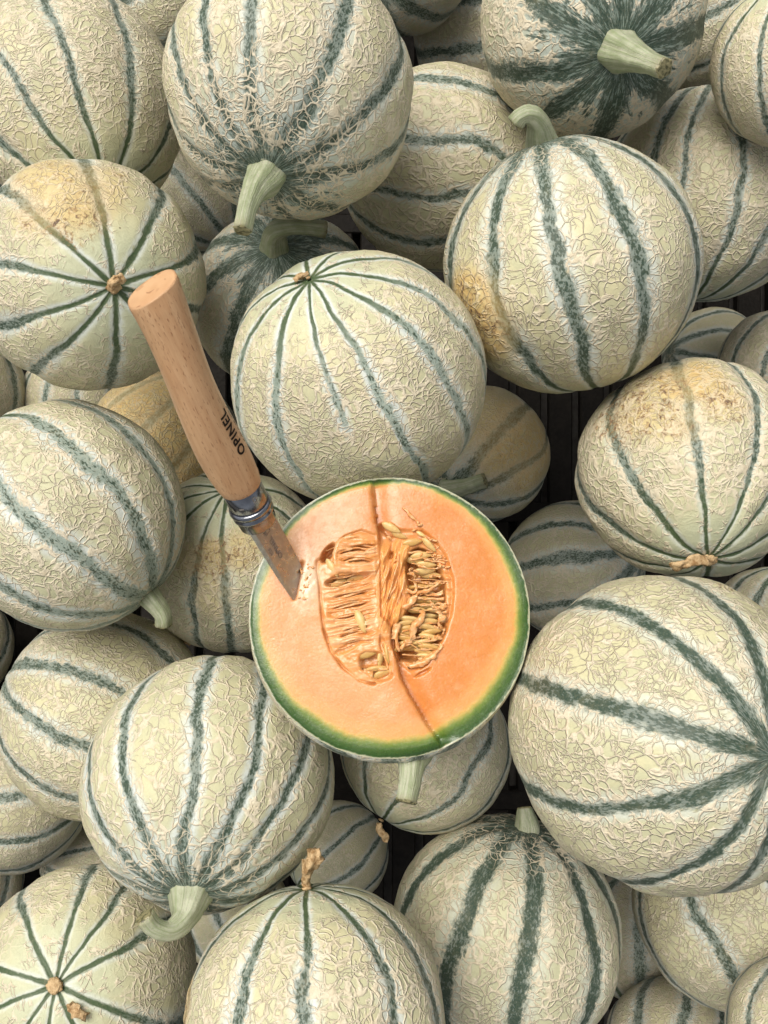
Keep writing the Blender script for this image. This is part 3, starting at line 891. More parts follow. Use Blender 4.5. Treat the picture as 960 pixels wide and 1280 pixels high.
col = lerp(col, (0.62, 0.24, 0.06), np.exp(-((dL - 1.0) / 1.3) ** 2) * (FU < 470) * (.35 + .35 * n2(nB, FU / 13, FV / 13, 1.9)))
col = lerp(col, (0.50, 0.15, 0.03), np.exp(-((sC - 2.0) / 4.0) ** 2) * sstep(25, 50, dist_rim) * (pulp < .5) * .6)   # ledge's shadow painted along the split

fi, fj = np.meshgrid(np.arange(NR - 1), np.arange(NAZ), indexing='ij')
FQ = np.stack([fi * NAZ + fj, fi * NAZ + (fj + 1) % NAZ, (fi + 1) * NAZ + (fj + 1) % NAZ, (fi + 1) * NAZ + fj], -1).reshape(-1, 4)
c0 = NR * NAZ
flesh_me = mesh_np('flesh', FP.reshape(-1, 3), FQ)
attr(flesh_me, 'tone', np.clip(col, 0, 1).reshape(-1, 3))


def flesh_material():
    m, T = new_mat('melon_flesh')
    c = T.attrib('tone'); P = T.objco()
    n = T.noise(P, 900.0, 3.0, .6); n2_ = T.noise(P, 260.0, 3.0, .6)
    c = T.mix(T.ss(n, .45, .75) * .22, c, T.vm('MULTIPLY', c, (1.12, 1.2, 1.3)))
    c = T.mix(T.ss(n2_, .5, .75) * .25, c, T.vm('MULTIPLY', c, (.94, .84, .72)))
    T.out(c, rough=T.ss(n2_, .3, .7, .16, .34), normal=T.bump(n * .6 + n2_ * .5, .00022, .8), spec=.5, sss=.2, sss_r=(1.0, .45, .15), sss_s=.003, coat=.15)
    return m


M_FLESH = flesh_material()
# rind bowl
CR = .0655
ring0 = FP[-1]
RS = float(np.linalg.norm(face_xy(FU[-1], FV[-1]) - np.array(PF), axis=1).mean())
H0 = .0135
CR = math.sqrt(RS * RS + H0 * H0)
CS = PF - NF * H0
zst = (-YF * .985 + XF * .14 - NF * .12).normalized()                   # towards the stem
xst = (NF - zst * NF.dot(zst)).normalized(); yst = zst.cross(xst)
rotS = Matrix((xst, yst, zst)).transposed()
psi0 = math.acos(H0 / CR)
NP = 110
ps = np.linspace(psi0, math.pi - .01, NP)
PS, AB = np.meshgrid(ps, rim_a, indexing='ij')
dirw = (np.cos(PS)[..., None] * np.array(NF) + np.sin(PS)[..., None] * (np.cos(AB)[..., None] * np.array(XF) - np.sin(AB)[..., None] * np.array(YF)))
dl = dirw @ np.array(rotS)                                             # local directions, z = stem
LATb = np.arccos(np.clip(dl[..., 2], -1, 1)); PHb = np.arctan2(dl[..., 1], dl[..., 0])
ub = (PHb + .05 * nA(dl * 2.3 + 5)) * 10 / (2 * np.pi) + .3
c2, s2 = np.cos(2 * np.pi * ub), np.sin(2 * np.pi * ub)
radb = CR * (1 + .004 * nA(dl * 3) + .003 * nB(dl * 12) - .010 * ((1 + c2) / 2) ** 3 * np.sin(LATb))
Vb = dirw * radb[..., None] + np.array(CS)
k = np.exp(-np.arange(NP) / 2.2)
Vb = Vb * (1 - k)[:, None, None] + (ring0[None] + (dirw * radb[..., None] - (dirw * radb[..., None])[0:1])) * k[:, None, None]
Vb[0] = ring0
Vloc = (Vb - np.array(CS)) @ np.array(rotS)
bi_, bj_ = np.meshgrid(np.arange(NP - 1), np.arange(NAZ), indexing='ij')
BQ = np.stack([bi_ * NAZ + bj_, bi_ * NAZ + (bj_ + 1) % NAZ, (bi_ + 1) * NAZ + (bj_ + 1) % NAZ, (bi_ + 1) * NAZ + bj_], -1).reshape(-1, 4)
bowl = mesh_np('cut_melon', Vloc.reshape(-1, 3), BQ)
attr(bowl, 'stripe', np.stack([c2, s2, np.ones_like(c2)], -1).reshape(-1, 3))
attr(bowl, 'wear', np.stack([LATb, LATb * 0, LATb * 0], -1).reshape(-1, 3))
CUT = link('cut_melon', bowl, rind_material(CR, 999, cell=11, netw=1.0, sw=1.0))
CUT.matrix_basis = Matrix.Translation(CS) @ rotS.to_4x4()
set_props(CUT, 'halved melon showing orange flesh and a seedy hollow, the knife stuck in it', 'cut melon')
child('flesh', flesh_me, M_FLESH, CUT)
# its stem, broken off short at the lower rim
def cut_stem():
    pts = [face_pt(519, 928, -15), face_pt(518, 943, -14), face_pt(516, 958, -11), face_pt(514, 974, -8), face_pt(511, 990, -6), face_pt(508, 1003, -5)]
    P_, R_ = smooth_path(pts, [x * PXF for x in (34, 27, 18, 14, 13, 13.5)], 26)
    V, Fc = tube(P_, R_, 28, ribs=.05, twist=.03)
    nz = Noise3(88); V = np.array([tuple(v) for v in V]); V = V + np.stack([nz(V * 260), nz(V * 260 + 5), nz(V * 260 + 11)], -1) * .0003
    sm_ = mesh_np('stem', V, Fc); stem_attr(sm_, 28)
    s = child('stem', sm_, M_STEM, CUT)
    t = (Vector(P_[-1]) - Vector(P_[-2])).normalized()
    V, Fc = tube([Vector(P_[-1]) - t * .0002, Vector(P_[-1]) + t * .0008], [R_[-1], R_[-1] * .85], 16, ribs=.12)
    e = child('cut_end', mesh_np('cut_end', V, Fc, False), M_STEMEND, CUT)
    e.parent = s; e.matrix_parent_inverse = Matrix()
cut_stem()


# seeds -------------------------------------------------------------
def seed_material():
    m, T = new_mat('melon_seed')
    P = T.objco()
    n = T.noise(P, 700.0, 3.0); oi = T.node('ShaderNodeObjectInfo'); rnd = X(T, oi.outputs['Random'])
    c = T.mix(rnd, (0.62, 0.36, 0.11), (0.78, 0.56, 0.24))
    c = T.mix(T.ss(n, .4, .7) * .4, c, (0.62, 0.36, 0.10))
    T.out(c, rough=.28, normal=T.bump(n, .0003, .5), spec=.5, sss=.2, sss_r=(1, .6, .2), sss_s=.002)
    return m


M_SEED = seed_material()
def seed_mesh():
    L, Wd, Th = .0104, .0047, .0023
    V, Fc = [], []
    ns, nk = 14, 12
    for i in range(ns + 1):
        t = i / ns
        w = Wd / 2 * (math.sin(math.pi * t) ** .62) * (1 - .34 * t)
        if i == 0: w = .00012
        if i == ns: w = .00028
        for kk in range(nk):
            a = 2 * math.pi * kk / nk
            V.append((L * (t - .5), math.cos(a) * w, math.sin(a) * min(w, Th / 2 * (math.sin(math.pi * t) ** .5 + .08)) * .9))
    for i in range(ns):
        for kk in range(nk):
            a, b = i * nk + kk, i * nk + (kk + 1) % nk
            Fc.append((a, b, b + nk, a + nk))
    Fc.append(tuple(range(nk))[::-1]); Fc.append(tuple(ns * nk + kk for kk in range(nk)))
    return mesh_np('seed', V, Fc)


SEEDM = seed_mesh(); SEEDM.materials.append(M_SEED)
# u, v, direction in degrees (photo, anticlockwise), height mm, length scale, roll
SEEDS = [(489, 660, -28, 0.2, 1.0, 20), (499, 669, -20, -1.2, .8, 35), (515, 678, 8, -.2, .95, 15), (526, 668, -30, .4, .5, 0), (536, 681, -45, -.3, .9, 40),
         (415, 710, -58, .6, 1.0, 25), (451, 777, -68, 1.6, 1.15, 10), (458, 817, 12, -.4, 1.15, 12), (476, 820, 82, -.8, 1.0, 50), (484, 815, 100, .0, 1.15, 75),
         (470, 836, 8, -1.0, 1.05, 60), (478, 842, 22, -1.6, 1.1, 45), (472, 845, 30, -2.5, 1., 35), (441, 700, 8, -1.4, 1.0, 20), (424, 728, 20, -4.5, .9, 30), (446, 722, 14, -3.2, 1.0, 40),
         (527, 694, 5, -2.5, 1.05, 25), (533, 705, -3, -3.5, 1.0, 40), (531, 713, 4, -4.2, 1.05, 35), (519, 700, -10, -4.5, 1., 40)]
rs = random.Random(5)
for r_, (v0, u0, hh_) in enumerate([(733, 524, -3.2), (732, 541, -3.0), (740, 533, -4.6), (749, 529, -3.8), (750, 545, -3.6), (757, 537, -4.8), (762, 547, -3.0), (762, 521, -3.6),
                                    (770, 535, -4.6)]):
    SEEDS.append((u0, v0, rs.uniform(-6, 14), hh_ - .6, rs.uniform(.85, 1.05), rs.uniform(40, 75)))
for i in range(7):
    SEEDS.append((507 + rs.uniform(-3, 4), 773 + 6.2 * i, rs.uniform(-8, 14), -2.6 - .25 * i + rs.uniform(-.4, .4), rs.uniform(.95, 1.1), rs.uniform(50, 75)))
for i in range(8):
    SEEDS.append((538 - i * .9 + rs.uniform(-4, 4), 777 + 6.3 * i, rs.uniform(-14, 10), -2.3 - .15 * i + rs.uniform(-.4, .4), rs.uniform(1.0, 1.12), rs.uniform(45, 72)))
for i in range(7):
    SEEDS.append((rs.uniform(512, 545), 700 + 18 * i, rs.uniform(-14, 16), -6.2, 1.05, rs.uniform(20, 70)))
for (u_, v_, an_, h_, sc, ro) in SEEDS:
    s = bpy.data.objects.new('seed', SEEDM); COL.objects.link(s)
    a = math.radians(an_)
    xd = (XF * math.cos(a) + YF * math.sin(a)); yd = NF.cross(xd)
    ra = math.radians(ro)
    y2 = yd * math.cos(ra) + NF * math.sin(ra); z2 = xd.cross(y2)
    Mx = Matrix((xd * sc * .95, y2 * sc, z2 * sc)).transposed().to_4x4(); Mx.translation = face_pt(u_, v_, h_ + .7)
    s.parent = CUT; s.matrix_parent_inverse = CUT.matrix_basis.inverted(); s.matrix_basis = Mx


# loose strings and crumbs of pulp ------------------------------------
def pulp_material():
    m, T = new_mat('pulp_strings')
    P = T.objco(); n = T.noise(P, 420.0, 3.0, .6)
    c = T.mix(T.ss(n, .35, .65), (0.78, 0.33, 0.10), (0.83, 0.48, 0.225))
    T.out(c, rough=.22, normal=T.bump(n, .0004), spec=.5, coat=.3, sss=.2, sss_r=(1, .5, .2), sss_s=.002)
    return m


M_PULP = pulp_material()
PV, PFc = [], []
def string(pts, rad, sides=7, jit=.35, n=22, hs=None):
    P_, R_ = smooth_path(pts, rad, n)
    V, Fc = tube(P_, R_, sides, ribs=.15, nrib=2, twist=.2)
    V = np.array([tuple(v) for v in V]); V = V + np.stack([nA(V * 700), nB(V * 700), nC(V * 700)], -1) * max(rad) * jit
    o_ = len(PV); PV.extend(V.tolist()); PFc.extend([tuple(i + o_ for i in f) for f in Fc])
mm = .001
rp = random.Random(11)
# the flap of parallel strands, upper left
for i in range(9):
    t = i / 8
    y0 = 676 + 40 * t; y1 = 674 + 36 * t
    string([face_pt(421 - 2 * math.sin(t * 3.1), y0 + 3, .4), face_pt(434, y0 - 3 + rp.uniform(-1, 1), 2.4), face_pt(452, y1 - 2 + rp.uniform(-1, 1), 2.2), face_pt(471, y1 + 2, .9)],
           [.9 * mm, rp.uniform(.55, .95) * mm, rp.uniform(.4, .75) * mm, .8 * mm], jit=.45)
string([face_pt(440, 668, 1.0), face_pt(424, 679, 1.4), face_pt(419, 697, 1.6), face_pt(423, 716, 1.4), face_pt(437, 716, 1.8), face_pt(455, 712, 1.4)], [.8 * mm, 1.2 * mm, 1.4 * mm, 1.2 * mm, 1.0 * mm, .6 * mm], jit=.5)
# crosswise strands on the left pulp
for i in range(15):
    y0 = 731 + i * 5.0 + rp.uniform(-1, 1); x0 = 410 + rp.uniform(-3, 8); x1 = 470 - rp.uniform(0, 14)
    string([face_pt(x0, y0 + 4, -.4), face_pt(x0 + (x1 - x0) * .35, y0 + 0, .7), face_pt(x0 + (x1 - x0) * .7, y0 - 5, .8), face_pt(x1, y0 - 8, .2)],
           [.3 * mm, rp.uniform(.3, .7) * mm, rp.uniform(.3, .7) * mm, .25 * mm], jit=.3)
for i in range(60):                                                       # fine wet threads all over the left pulp
    y0 = rp.uniform(684, 830); x0 = 404 + rp.uniform(2, 40) + max(0, y0 - 790) * .5; le = rp.uniform(16, 46); x1 = min(x0 + le, 476)
    w_ = rp.uniform(.12, .3) * mm; k_ = rp.uniform(.6, 2.0)
    string([face_pt(x0, y0, .1), face_pt(x0 + (x1 - x0) * .35, y0 - le * .07 + rp.uniform(-2, 2), k_), face_pt(x0 + (x1 - x0) * .7, y0 - le * .14 + rp.uniform(-2, 2), k_), face_pt(x1, y0 - le * .2, .1)],
           [w_ * .6, w_, w_, w_ * .6], jit=.6, sides=5, n=12)
# strings bridging the seed pocket
for i in range(44):
    y0 = rp.uniform(688, 826); x0 = rp.uniform(502, 518) - (6 if y0 > 765 else 0); x1 = rp.uniform(542, 562)
    if rp.random() < .5: x0 = rp.uniform(520, 542)
    elif rp.random() < .3: x1 = rp.uniform(524, 540)
    w_ = rp.uniform(.14, .5) * mm; dy = rp.uniform(-7, 5)
    string([face_pt(x0, y0, -.6), face_pt(x0 * .65 + x1 * .35, y0 + dy * .4 + rp.uniform(-3, 3), rp.uniform(-2.2, -.2)), face_pt(x0 * .3 + x1 * .7, y0 + dy * .8 + rp.uniform(-3, 3), rp.uniform(-2.4, -.4)), face_pt(x1, y0 + dy, -.7)],
           [w_ * 1.6, w_, w_ * .9, w_ * 1.7], jit=.7, n=16)
# ragged bridge of pulp down the pocket and crumbs along the crack
string([face_pt(508, 738, -.4), face_pt(517, 741, .3), face_pt(521, 735, .6), face_pt(517, 729, .2)], [.8 * mm, .8 * mm, .7 * mm, .5 * mm], jit=.8)
string([face_pt(505, 760, .2), face_pt(514, 752, .4), face_pt(524, 742, .2), face_pt(538, 737, -.5), face_pt(552, 727, -.4)], [1.4 * mm, 1.3 * mm, .8 * mm, .6 * mm, .6 * mm], jit=.7)
string([face_pt(529, 762, -.5), face_pt(527, 773, .2), face_pt(519, 781, .2), face_pt(517, 792, -.4), face_pt(514, 800, -1), face_pt(500, 812, -1.0)], [1.1 * mm, 1.5 * mm, 1.2 * mm, 1.4 * mm, 1.1 * mm, .9 * mm], jit=1.0)
string([face_pt(546, 765, -.5), face_pt(552, 772, .1), face_pt(548, 779, -.3), face_pt(556, 790, -.3)], [.9 * mm, 1.3 * mm, 1.0 * mm, .8 * mm], jit=1.0)
string([face_pt(492, 788, -.6), face_pt(496, 780, .2), face_pt(494, 797, .2), face_pt(498, 815, -.5)], [.9 * mm, 1.3 * mm, 1.2 * mm, .7 * mm], jit=1.0)
string([face_pt(510, 834, -.8), face_pt(528, 829, .2), face_pt(543, 818, .2), face_pt(552, 806, -.3)], [.8 * mm, 1.5 * mm, 1.3 * mm, .7 * mm], jit=.7)
string([face_pt(447, 834, -.5), face_pt(456, 839, .3), face_pt(462, 846, .5), face_pt(466, 851, .2)], [.7 * mm, 1.1 * mm, 1.3 * mm, .8 * mm], jit=1.1)
string([face_pt(462, 838, .2), face_pt(472, 836, .8), face_pt(484, 836, .4)], [.5 * mm, .7 * mm, .5 * mm], jit=.6)
string([face_pt(476, 805, .6), face_pt(482, 822, .9), face_pt(485, 836, .2)], [.5 * mm, .6 * mm, .5 * mm], jit=.5)
string([face_pt(503, 634, .7), face_pt(510, 641, 1.2), face_pt(516, 647, 1.0), face_pt(523, 654, .3)], [.35 * mm, .6 * mm, .8 * mm, .6 * mm], jit=.6)
for i in range(26):
    a_, b_ = rp.choice([(482, 672), (520, 660), (535, 672), (548, 690), (553, 706), (472, 668), (440, 668), (506, 690), (498, 700), (556, 760), (512, 716), (520, 826)])
    a_ += rp.uniform(-7, 7); b_ += rp.uniform(-5, 5); an = rp.uniform(-.6, .9)
    string([face_pt(a_, b_, -.4), face_pt(a_ + 3 * math.cos(an), b_ + 3 * math.sin(an), rp.uniform(.2, .7)), face_pt(a_ + 6.5 * math.cos(an), b_ + 6 * math.sin(an), -.5)],
           [.5 * mm, rp.uniform(.45, .8) * mm, .4 * mm], jit=1.0, n=12)
# a few loose fibres over the central core
for i in range(5):
    x0 = 482 + i * 5 + rp.uniform(-2, 2); y0 = 690 + rp.uniform(-6, 40); le = rp.uniform(25, 50)
    string([face_pt(x0 + 4, y0, .6), face_pt(x0 + 1, y0 + le * .4, 2.6), face_pt(x0 - 4, y0 + le * .75, 2.2), face_pt(x0 - 7, min(y0 + le, 782), .6)],
           [.2 * mm, .35 * mm, .35 * mm, .2 * mm], jit=.5)
for i in range(34):                                                       # frayed flesh where the blade went in
    b_ = 706 + rp.uniform(0, 44); a_ = 381 - (b_ - 706) * .16 + rp.uniform(0, 9)
    string([face_pt(a_, b_, -.2), face_pt(a_ + rp.uniform(-3, 3), b_ + rp.uniform(-4, 4), rp.uniform(.9, 1.7)), face_pt(a_ + rp.uniform(-5, 5), b_ + rp.uniform(-6, 6), .4)],
           [.3 * mm, rp.uniform(.35, .7) * mm, .25 * mm], jit=1.0, n=10)
pf = child('pulp_strings', mesh_np('pulp_strings', PV, PFc), M_PULP, CUT)
pf['kind'] = 'stuff'

# ------------------------------------------------------------------ folding knife
KC = Vector(((307 - 480) / F * .410, (640 - 621) / F * .410, CAMZ - .410))                                     # collar centre
KE = Vector(((184 - 480) / F * .343, (640 - 366) / F * .343, CAMZ - .343))                                     # butt of the handle
KA = (KE - KC).normalized()                                              # axis, towards the butt
KL = (KE - KC).length
vw = (Vector((0, 0, CAMZ)) - KC).normalized()
KS = vw.cross(KA).normalized() * -1                                      # sideways as the lens sees it
if KS.x < 0: KS = -KS
KN = KA.cross(KS).normalized()
if KN.dot(vw) < 0: KN = -KN
KNIFE = link('pocket_knife', None)
KNIFE.location = KC
set_props(KNIFE, 'folding knife with beech handle and steel collar stuck into the cut half', 'knife')


def kpt(t, s, n):
    """t along the axis from the collar centre, s sideways, n towards the lens (metres)."""
    return KC + KA * t + KS * s + KN * n


def wood_material():
    m, T = new_mat('beech_wood')
    P = T.objco()
    g = T.attrib('grain')
    gx, gy, gz = T.sep(g)
    flow = T.noise(T.comb(gx * 18, gy * 420, gz * 420), 1.0, 3.0, .6)
    wide = T.noise(T.comb(gx * 9, gy * 110, gz * 110), 1.0, 2.0)
    fleck = T.noise(T.comb(gx * 330, gy * 1700, gz * 1700), 1.0, 1.0, .5)
    c = T.mix(T.ss(flow + (wide - .5) * .6, .3, .7), (0.55, 0.31, 0.155), (0.65, 0.405, 0.22))
    c = T.mix(T.ss(fleck, .63, .72) * .60, c, (0.30, 0.125, 0.05))
    fl2 = T.noise(T.comb(gx * 130, gy * 1300, gz * 1300), 1.0, 1.0)
    c = T.mix(T.ss(fl2, .68, .76) * .35, c, (0.36, 0.16, 0.07))
    soil = T.noise(P, 70.0, 3.0)
    c = T.mix(T.ss(soil, .48, .72) * .30, c, (0.46, 0.26, 0.14))
    c = T.mix(T.ss(gx, .0145, .006) * .35, c, (0.40, 0.22, 0.12))
    T.out(c, rough=T.ss(flow, .3, .7, .38, .5), normal=T.bump(flow * .5 - T.ss(fleck, .6, .72) * .6, .00025, .6), spec=.4)
    return m


# handle: stations along the axis: t mm, centre shift s, centre shift n, half width, half depth, squareness
ST = [(6.0, .1, 0, 8.6, 8.6, 2.0), (6.6, .1, 0, 9.0, 9.0, 2.0), (12, -.1, 0, 9.9, 9.6, 2.0), (22, -.5, 0, 10.5, 10.2, 2.0), (34, -.8, .3, 10.3, 10.6, 2.05), (48, -.8, .8, 9.5, 10.6, 2.1), (60, -.4, 1.0, 8.9, 10.2, 2.15),
      (72, .4, .8, 8.8, 9.8, 2.2), (84, 1.3, .3, 9.1, 9.3, 2.25), (94, 1.8, .3, 9.5, 8.5, 2.3), (101, 2.0, .3, 10.0, 7.8, 2.35), (105.0, 2.1, .2, 10.3, 7.3, 2.4), (106.6, 2.1, .2, 10.1, 7.1, 2.4)]
ST = np.array(ST)
ST[:, 0] = 6.0 + (ST[:, 0] - 6.0) * (KL * 1000 + .6 - 6.0) / 100.6
def hsec(t):
    return [np.interp(t, ST[:, 0], ST[:, i]) for i in range(1, 6)]
NKs, NKa = 84, 56
TE = float(ST[-1, 0])
ts = np.concatenate([np.linspace(6.0, 6.6, 3)[:-1], np.linspace(6.6, TE - 1.6, NKs), [TE - 1.0, TE - .4, TE]])
V, G = [], []
TL = ts[-1]
nzk = Noise3(55)
def smooth_interp(t, i):
    w = np.array([-6, -3, 0, 3, 6.0]); w = w if 12 < t < TE - 8 else w * .0
    return float(np.mean(np.interp(np.clip(t + w, 6, TE), ST[:, 0], ST[:, i])))
for t in ts:
    cs, cn, hw, hd, sq = [smooth_interp(t, i) for i in range(1, 6)]
    for kk in range(NKa):
        a = 2 * math.pi * kk / NKa
        ca, sa = math.cos(a), math.sin(a)
        x = math.copysign(abs(ca) ** (2 / sq), ca) * hw; y_ = math.copysign(abs(sa) ** (2 / sq), sa) * hd
        # the butt is sawn obliquely: shifts along the axis grow near the end
        ob = max(0.0, (t - TE + 16.6) / 16.6) ** 2
        tt = t + ob * (x * .22 + y_ * -.10)
        V.append(kpt(tt * mm, (cs + x) * mm, (cn + y_) * mm)); G.append((t * mm, (cs + x) * mm, (cn + y_) * mm))
Fk = []
n_t = len(ts)
for i in range(n_t - 1):
    for kk in range(NKa):
        a, b = i * NKa + kk, i * NKa + (kk + 1) % NKa
        Fk.append((a, b, b + NKa, a + NKa))
# butt face: two inset rings and a centre
last = (n_t - 1) * NKa
cen_t = sum((Vector(V[last + kk]) for kk in range(NKa)), Vector()) / NKa
prev = last
for f_ in (.93, .6, .3):
    st0 = len(V)
    for kk in range(NKa):
        p = Vector(V[last + kk]); q = cen_t + (p - cen_t) * f_ + KA * (.00035 * (1 - f_) + .0002)
        V.append(q); G.append((G[last + kk][0] * 3.0, G[last + kk][1] * f_ * .15, G[last + kk][2] * f_ * .15))
    for kk in range(NKa):
        a, b = prev + kk, prev + (kk + 1) % NKa
        Fk.append((a, b, st0 + (kk + 1) % NKa, st0 + kk))
    prev = st0
ci = len(V); V.append(cen_t + KA * .0005); G.append((.3, 0, 0))
for kk in range(NKa):
    Fk.append((prev + kk, prev + (kk + 1) % NKa, ci))
hme = mesh_np('handle', V, Fk)
attr(hme, 'grain', G)
HANDLE = child('handle', hme, wood_material(), KNIFE)


def steel_material(name, base, rough, scratch=True):
    m, T = new_mat(name)
    P = T.objco()
    n = T.noise(P, 300.0, 4.0, .6); n2_ = T.noise(T.vm('MULTIPLY', P, (3000, 260, 900)), 1.0, 2.0)
    c = T.mix(T.ss(n, .35, .65), base, tuple(x * .82 for x in base))
    T.out(c, rough=T.ss(n, .3, .7, rough, rough + .12), metallic=1.0, normal=T.bump(n2_, .00006, .5))
    return m


M_STEEL = steel_material('steel_collar', (0.29, 0.30, 0.33), .13)
M_BLADE = steel_material('steel_blade', (0.43, 0.45, 0.48), .25)
M_MARK = plain_material('burnt_marking', (.018, .013, .010), (.035, .025, .018), 300, .6, .0001)
M_ETCH = plain_material('etched_marking', (.20, .18, .165), (.27, .245, .22), 300, .5, .0001)


def lathe(name, prof, mat, root, gap=None, sides=64, sq=1.0):
    """Turn (t mm, r mm) pairs round the knife's axis; gap = (from, to) degrees left open."""
    a0, a1 = (0, 360) if gap is None else (gap[1], gap[0] + 360)
    closed = gap is None
    nk = sides if closed else sides + 1
    V, Fc = [], []
    for (t, r) in prof:
        for kk in range(nk):
            a = math.radians(a0 + (a1 - a0) * kk / sides)
            V.append(kpt(t * mm, (.2 + r * math.cos(a)) * mm, r * math.sin(a) * mm))
    n_ = len(prof)
    for i in range(n_ - 1):
        for kk in range(sides):
            b = (kk + 1) % nk if closed else kk + 1
            Fc.append((i * nk + kk, i * nk + b, (i + 1) * nk + b, (i + 1) * nk + kk))
    if not closed:
        Fc.append(tuple(i * nk for i in range(n_))); Fc.append(tuple(i * nk + nk - 1 for i in range(n_))[::-1])
    me = mesh_np(name, V, Fc)
    return child(name, me, mat, root)


COLLAR = lathe('ferrule', [(6.6, 8.2), (6.6, 8.55), (6.4, 8.7), (-3.4, 8.75), (-3.7, 8.6), (-3.7, 7.7), (-12.5, 7.65), (-12.8, 7.4), (-12.8, 6.2), (6.6, 6.2), (6.6, 8.2)], M_STEEL, KNIFE)
RING = lathe('locking_ring', [(-3.75, 7.75), (-3.75, 8.9), (-4.3, 9.5), (-5.4, 9.65), (-6.3, 9.3), (-6.9, 8.75), (-7.4, 8.65), (-8.2, 9.15), (-9.2, 9.2), (-9.7, 8.6), (-14.8, 8.25), (-15.2, 8.1), (-15.2, 7.7), (-3.75, 7.75)],
             M_STEEL, KNIFE, gap=(232, 262))
# plug that fills the ferrule round the blade's root
lathe('pivot_core', [(-12.0, .01), (-12.0, 6.15), (5, 6.15)], plain_material('dark_slot', (.02, .018, .016), (.035, .03, .025), 200, .5), KNIFE)

# blade: plane spanned by the axis and KW
BD = (face_pt(372, 729) - KC).normalized()
KW = Vector((.45, .63, -.58)); KW = (KW - BD * KW.dot(BD)).normalized()
KB = BD.cross(KW).normalized()
if KB.dot(vw) < 0: KB = -KB
BL = .080
prof = []                                                             # distance from collar, spine side, edge side, thickness (mm)
for d, sp, ed, th in [(4, 7.2, -6.8, 1.7), (9, 7.4, -7.4, 1.7), (12, 7.5, -8.2, 1.65), (16, 7.6, -8.4, 1.6), (24, 7.6, -8.4, 1.5), (34, 7.4, -8.3, 1.4), (44, 7.0, -8.1, 1.2), (54, 6.2, -7.6, 1.0), (64, 4.6, -6.2, .8), (72, 2.4, -4.2, .6), (80, -.8, -1.0, .3)]:
    prof.append((d, sp, ed, th))
V, Fc = [], []
for d, sp, ed, th in prof:
    be = ed + (sp - ed) * .13                                         # where the ground edge starts
    for (w_, tk) in ((sp, th / 2), (be, th / 2 * .8), (ed, .03), (be, -th / 2 * .8), (sp, -th / 2)):
        V.append(KC + BD * (d * mm) + KW * (w_ * mm) + KB * (tk * mm))
m_ = 5
for i in range(len(prof) - 1):
    for kk in range(m_):
        a, b = i * m_ + kk, i * m_ + (kk + 1) % m_
        Fc.append((a, b, b + m_, a + m_))
Fc.append(tuple(range(m_))[::-1]); Fc.append(tuple((len(prof) - 1) * m_ + kk for kk in range(m_)))
BLADE = child('blade', mesh_np('blade', V, Fc, False), M_BLADE, KNIFE)


# lettering -------------------------------------------------------------
def text_verts(txt, size, bold=0.0, spacing=1.0):
    cu = bpy.data.curves.new('text', 'FONT')
    cu.body = txt; cu.size = size; cu.offset = bold; cu.space_character = spacing
    cu.align_x = 'CENTER'; cu.align_y = 'CENTER'; cu.resolution_u = 4
    ob = bpy.data.objects.new('text', cu); COL.objects.link(ob)
    bpy.context.view_layer.update()
    me = bpy.data.meshes.new_from_object(ob.evaluated_get(bpy.context.evaluated_depsgraph_get()))
    bpy.data.objects.remove(ob); bpy.data.curves.remove(cu)
    bm = bmesh.new(); bm.from_mesh(me)
    bmesh.ops.triangulate(bm, faces=bm.faces[:])
    bmesh.ops.subdivide_edges(bm, edges=[e for e in bm.edges if e.calc_length() > size * .12], cuts=2, use_grid_fill=True)
    bm.to_mesh(me); bm.free()
    return me


def wrap_on_handle(txt, size, t_mid, a_mid, bold, spacing, name, mat=None, lift=.07):
    """Print text on the handle: reading direction towards the butt, letters' tops towards the smaller side."""
    me = text_verts(txt, size, bold, spacing)
    for v in me.vertices:
        t = t_mid + v.co.x
        cs, cn, hw, hd, sq = [smooth_interp(t, i) for i in range(1, 6)]
        a = a_mid + v.co.y / hw
        ca, sa = math.cos(a), math.sin(a)
        ca, sa = math.copysign(abs(ca) ** (2 / sq), ca), math.copysign(abs(sa) ** (2 / sq), sa)
        v.co = kpt(t * mm, (cs + ca * (hw + lift)) * mm, (cn + sa * (hd + lift)) * mm)
    o = child(name, me, mat or M_MARK, KNIFE)
    o.parent = HANDLE; o.matrix_parent_inverse = Matrix()
    return o


wrap_on_handle('OPINEL', 6.2, 37.5, math.radians(44), .19, 1.12, 'lettering', lift=.16)
wrap_on_handle('- -- - -- --- -', 5.0, 38.0, math.radians(19), .0, .9, 'small_print', lift=.12)    # a second line too small to read
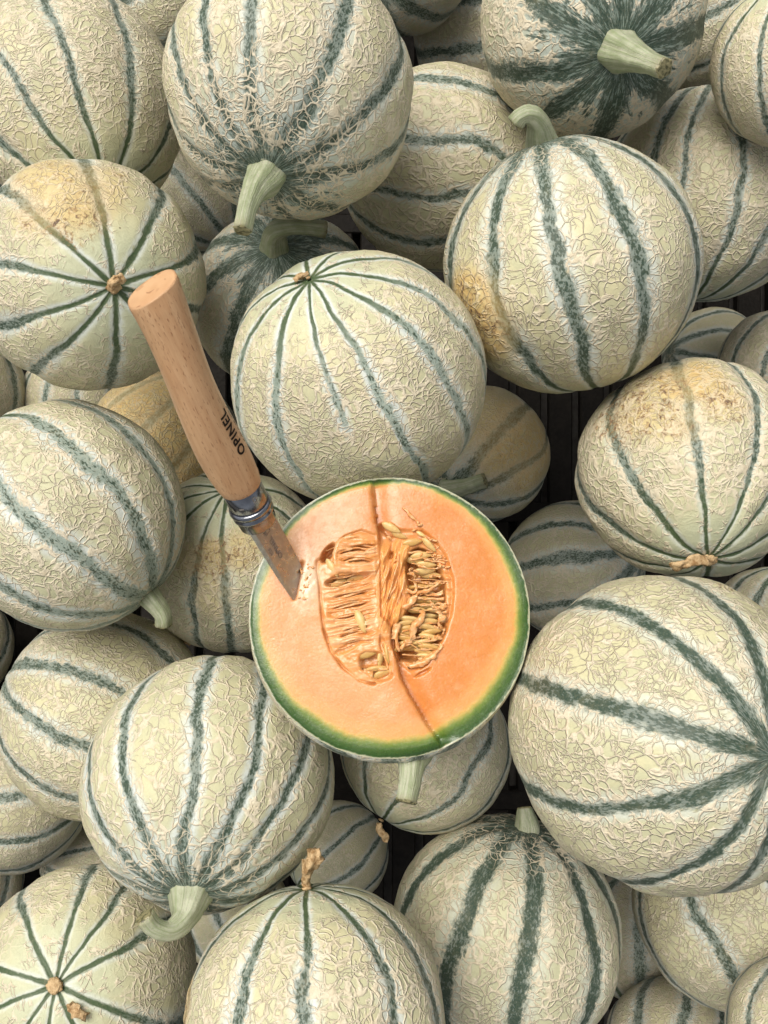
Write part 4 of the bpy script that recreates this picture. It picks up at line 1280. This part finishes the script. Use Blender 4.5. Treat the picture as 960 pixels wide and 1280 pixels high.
# 0 and the lock mark on the ferrule
def on_ring(txt, size, t_mid, a_mid, r, name, rotq=True):
    me = text_verts(txt, size, .06)
    for v in me.vertices:
        x, y_ = v.co.x, v.co.y
        a = a_mid - x / r
        v.co = kpt((t_mid + y_) * mm, (.2 + (r + .05) * math.cos(a)) * mm, (r + .05) * math.sin(a) * mm)
    o = child(name, me, M_ETCH, KNIFE); o.parent = COLLAR; o.matrix_parent_inverse = Matrix()
on_ring('0', 4.6, 2.6, math.radians(72), 8.75, 'engraved_mark')
on_ring('-', 7.5, 1.2, math.radians(118), 8.75, 'engraved_mark')
# maker's mark etched along the blade
def on_blade(txt, size, d_mid, w_mid, name, flip=False):
    me = text_verts(txt, size, .03, 1.05)
    for v in me.vertices:
        x, y_ = v.co.x, v.co.y
        v.co = KC + BD * ((d_mid - x) * mm) + KW * ((w_mid - y_) * mm) + KB * ((.80) * mm)
    o = child(name, me, M_ETCH, KNIFE); o.parent = BLADE; o.matrix_parent_inverse = Matrix()
on_blade('OPINEL', 3.6, 30.0, -.6, 'engraved_lettering')

def flat_mark(polys, d_mid, w_mid, name):
    V, Fc = [], []
    for poly in polys:
        o_ = len(V)
        for x, y_ in poly:
            V.append(KC + BD * ((d_mid - x) * mm) + KW * ((w_mid - y_) * mm) + KB * (.80 * mm))
        Fc.append(tuple(range(o_, len(V))))
    o = child(name, mesh_np(name, V, Fc, False), M_ETCH, KNIFE); o.parent = BLADE; o.matrix_parent_inverse = Matrix()
def bar(x0, y0, x1, y1, w=.32):
    d = Vector((x1 - x0, y1 - y0)).normalized(); p = Vector((-d.y, d.x)) * w / 2
    return [(x0 - p.x, y0 - p.y), (x1 - p.x, y1 - p.y), (x1 + p.x, y1 + p.y), (x0 + p.x, y0 + p.y)]
# small crown over a raised hand, etched beside the collar
flat_mark([bar(-1.2, -2.2, -1.2, .2), bar(1.2, -2.2, 1.2, .2), bar(-1.2, -2.0, 1.2, -2.0), bar(-1.2, .2, -1.3, 1.6), bar(-.4, .2, -.4, 2.0), bar(.4, .2, .4, 2.0), bar(1.2, .2, 1.2, 1.7), bar(1.5, -.8, 2.3, .4)], 20.2, -.6, 'engraved_hand')
flat_mark([bar(-1.4, 0, 1.4, 0), bar(-1.4, 0, -1.7, 1.4), bar(-1.7, 1.4, -.7, .7), bar(-.7, .7, 0, 1.7), bar(0, 1.7, .7, .7), bar(.7, .7, 1.7, 1.4), bar(1.7, 1.4, 1.4, 0)], 29.0, -3.6, 'engraved_crown')
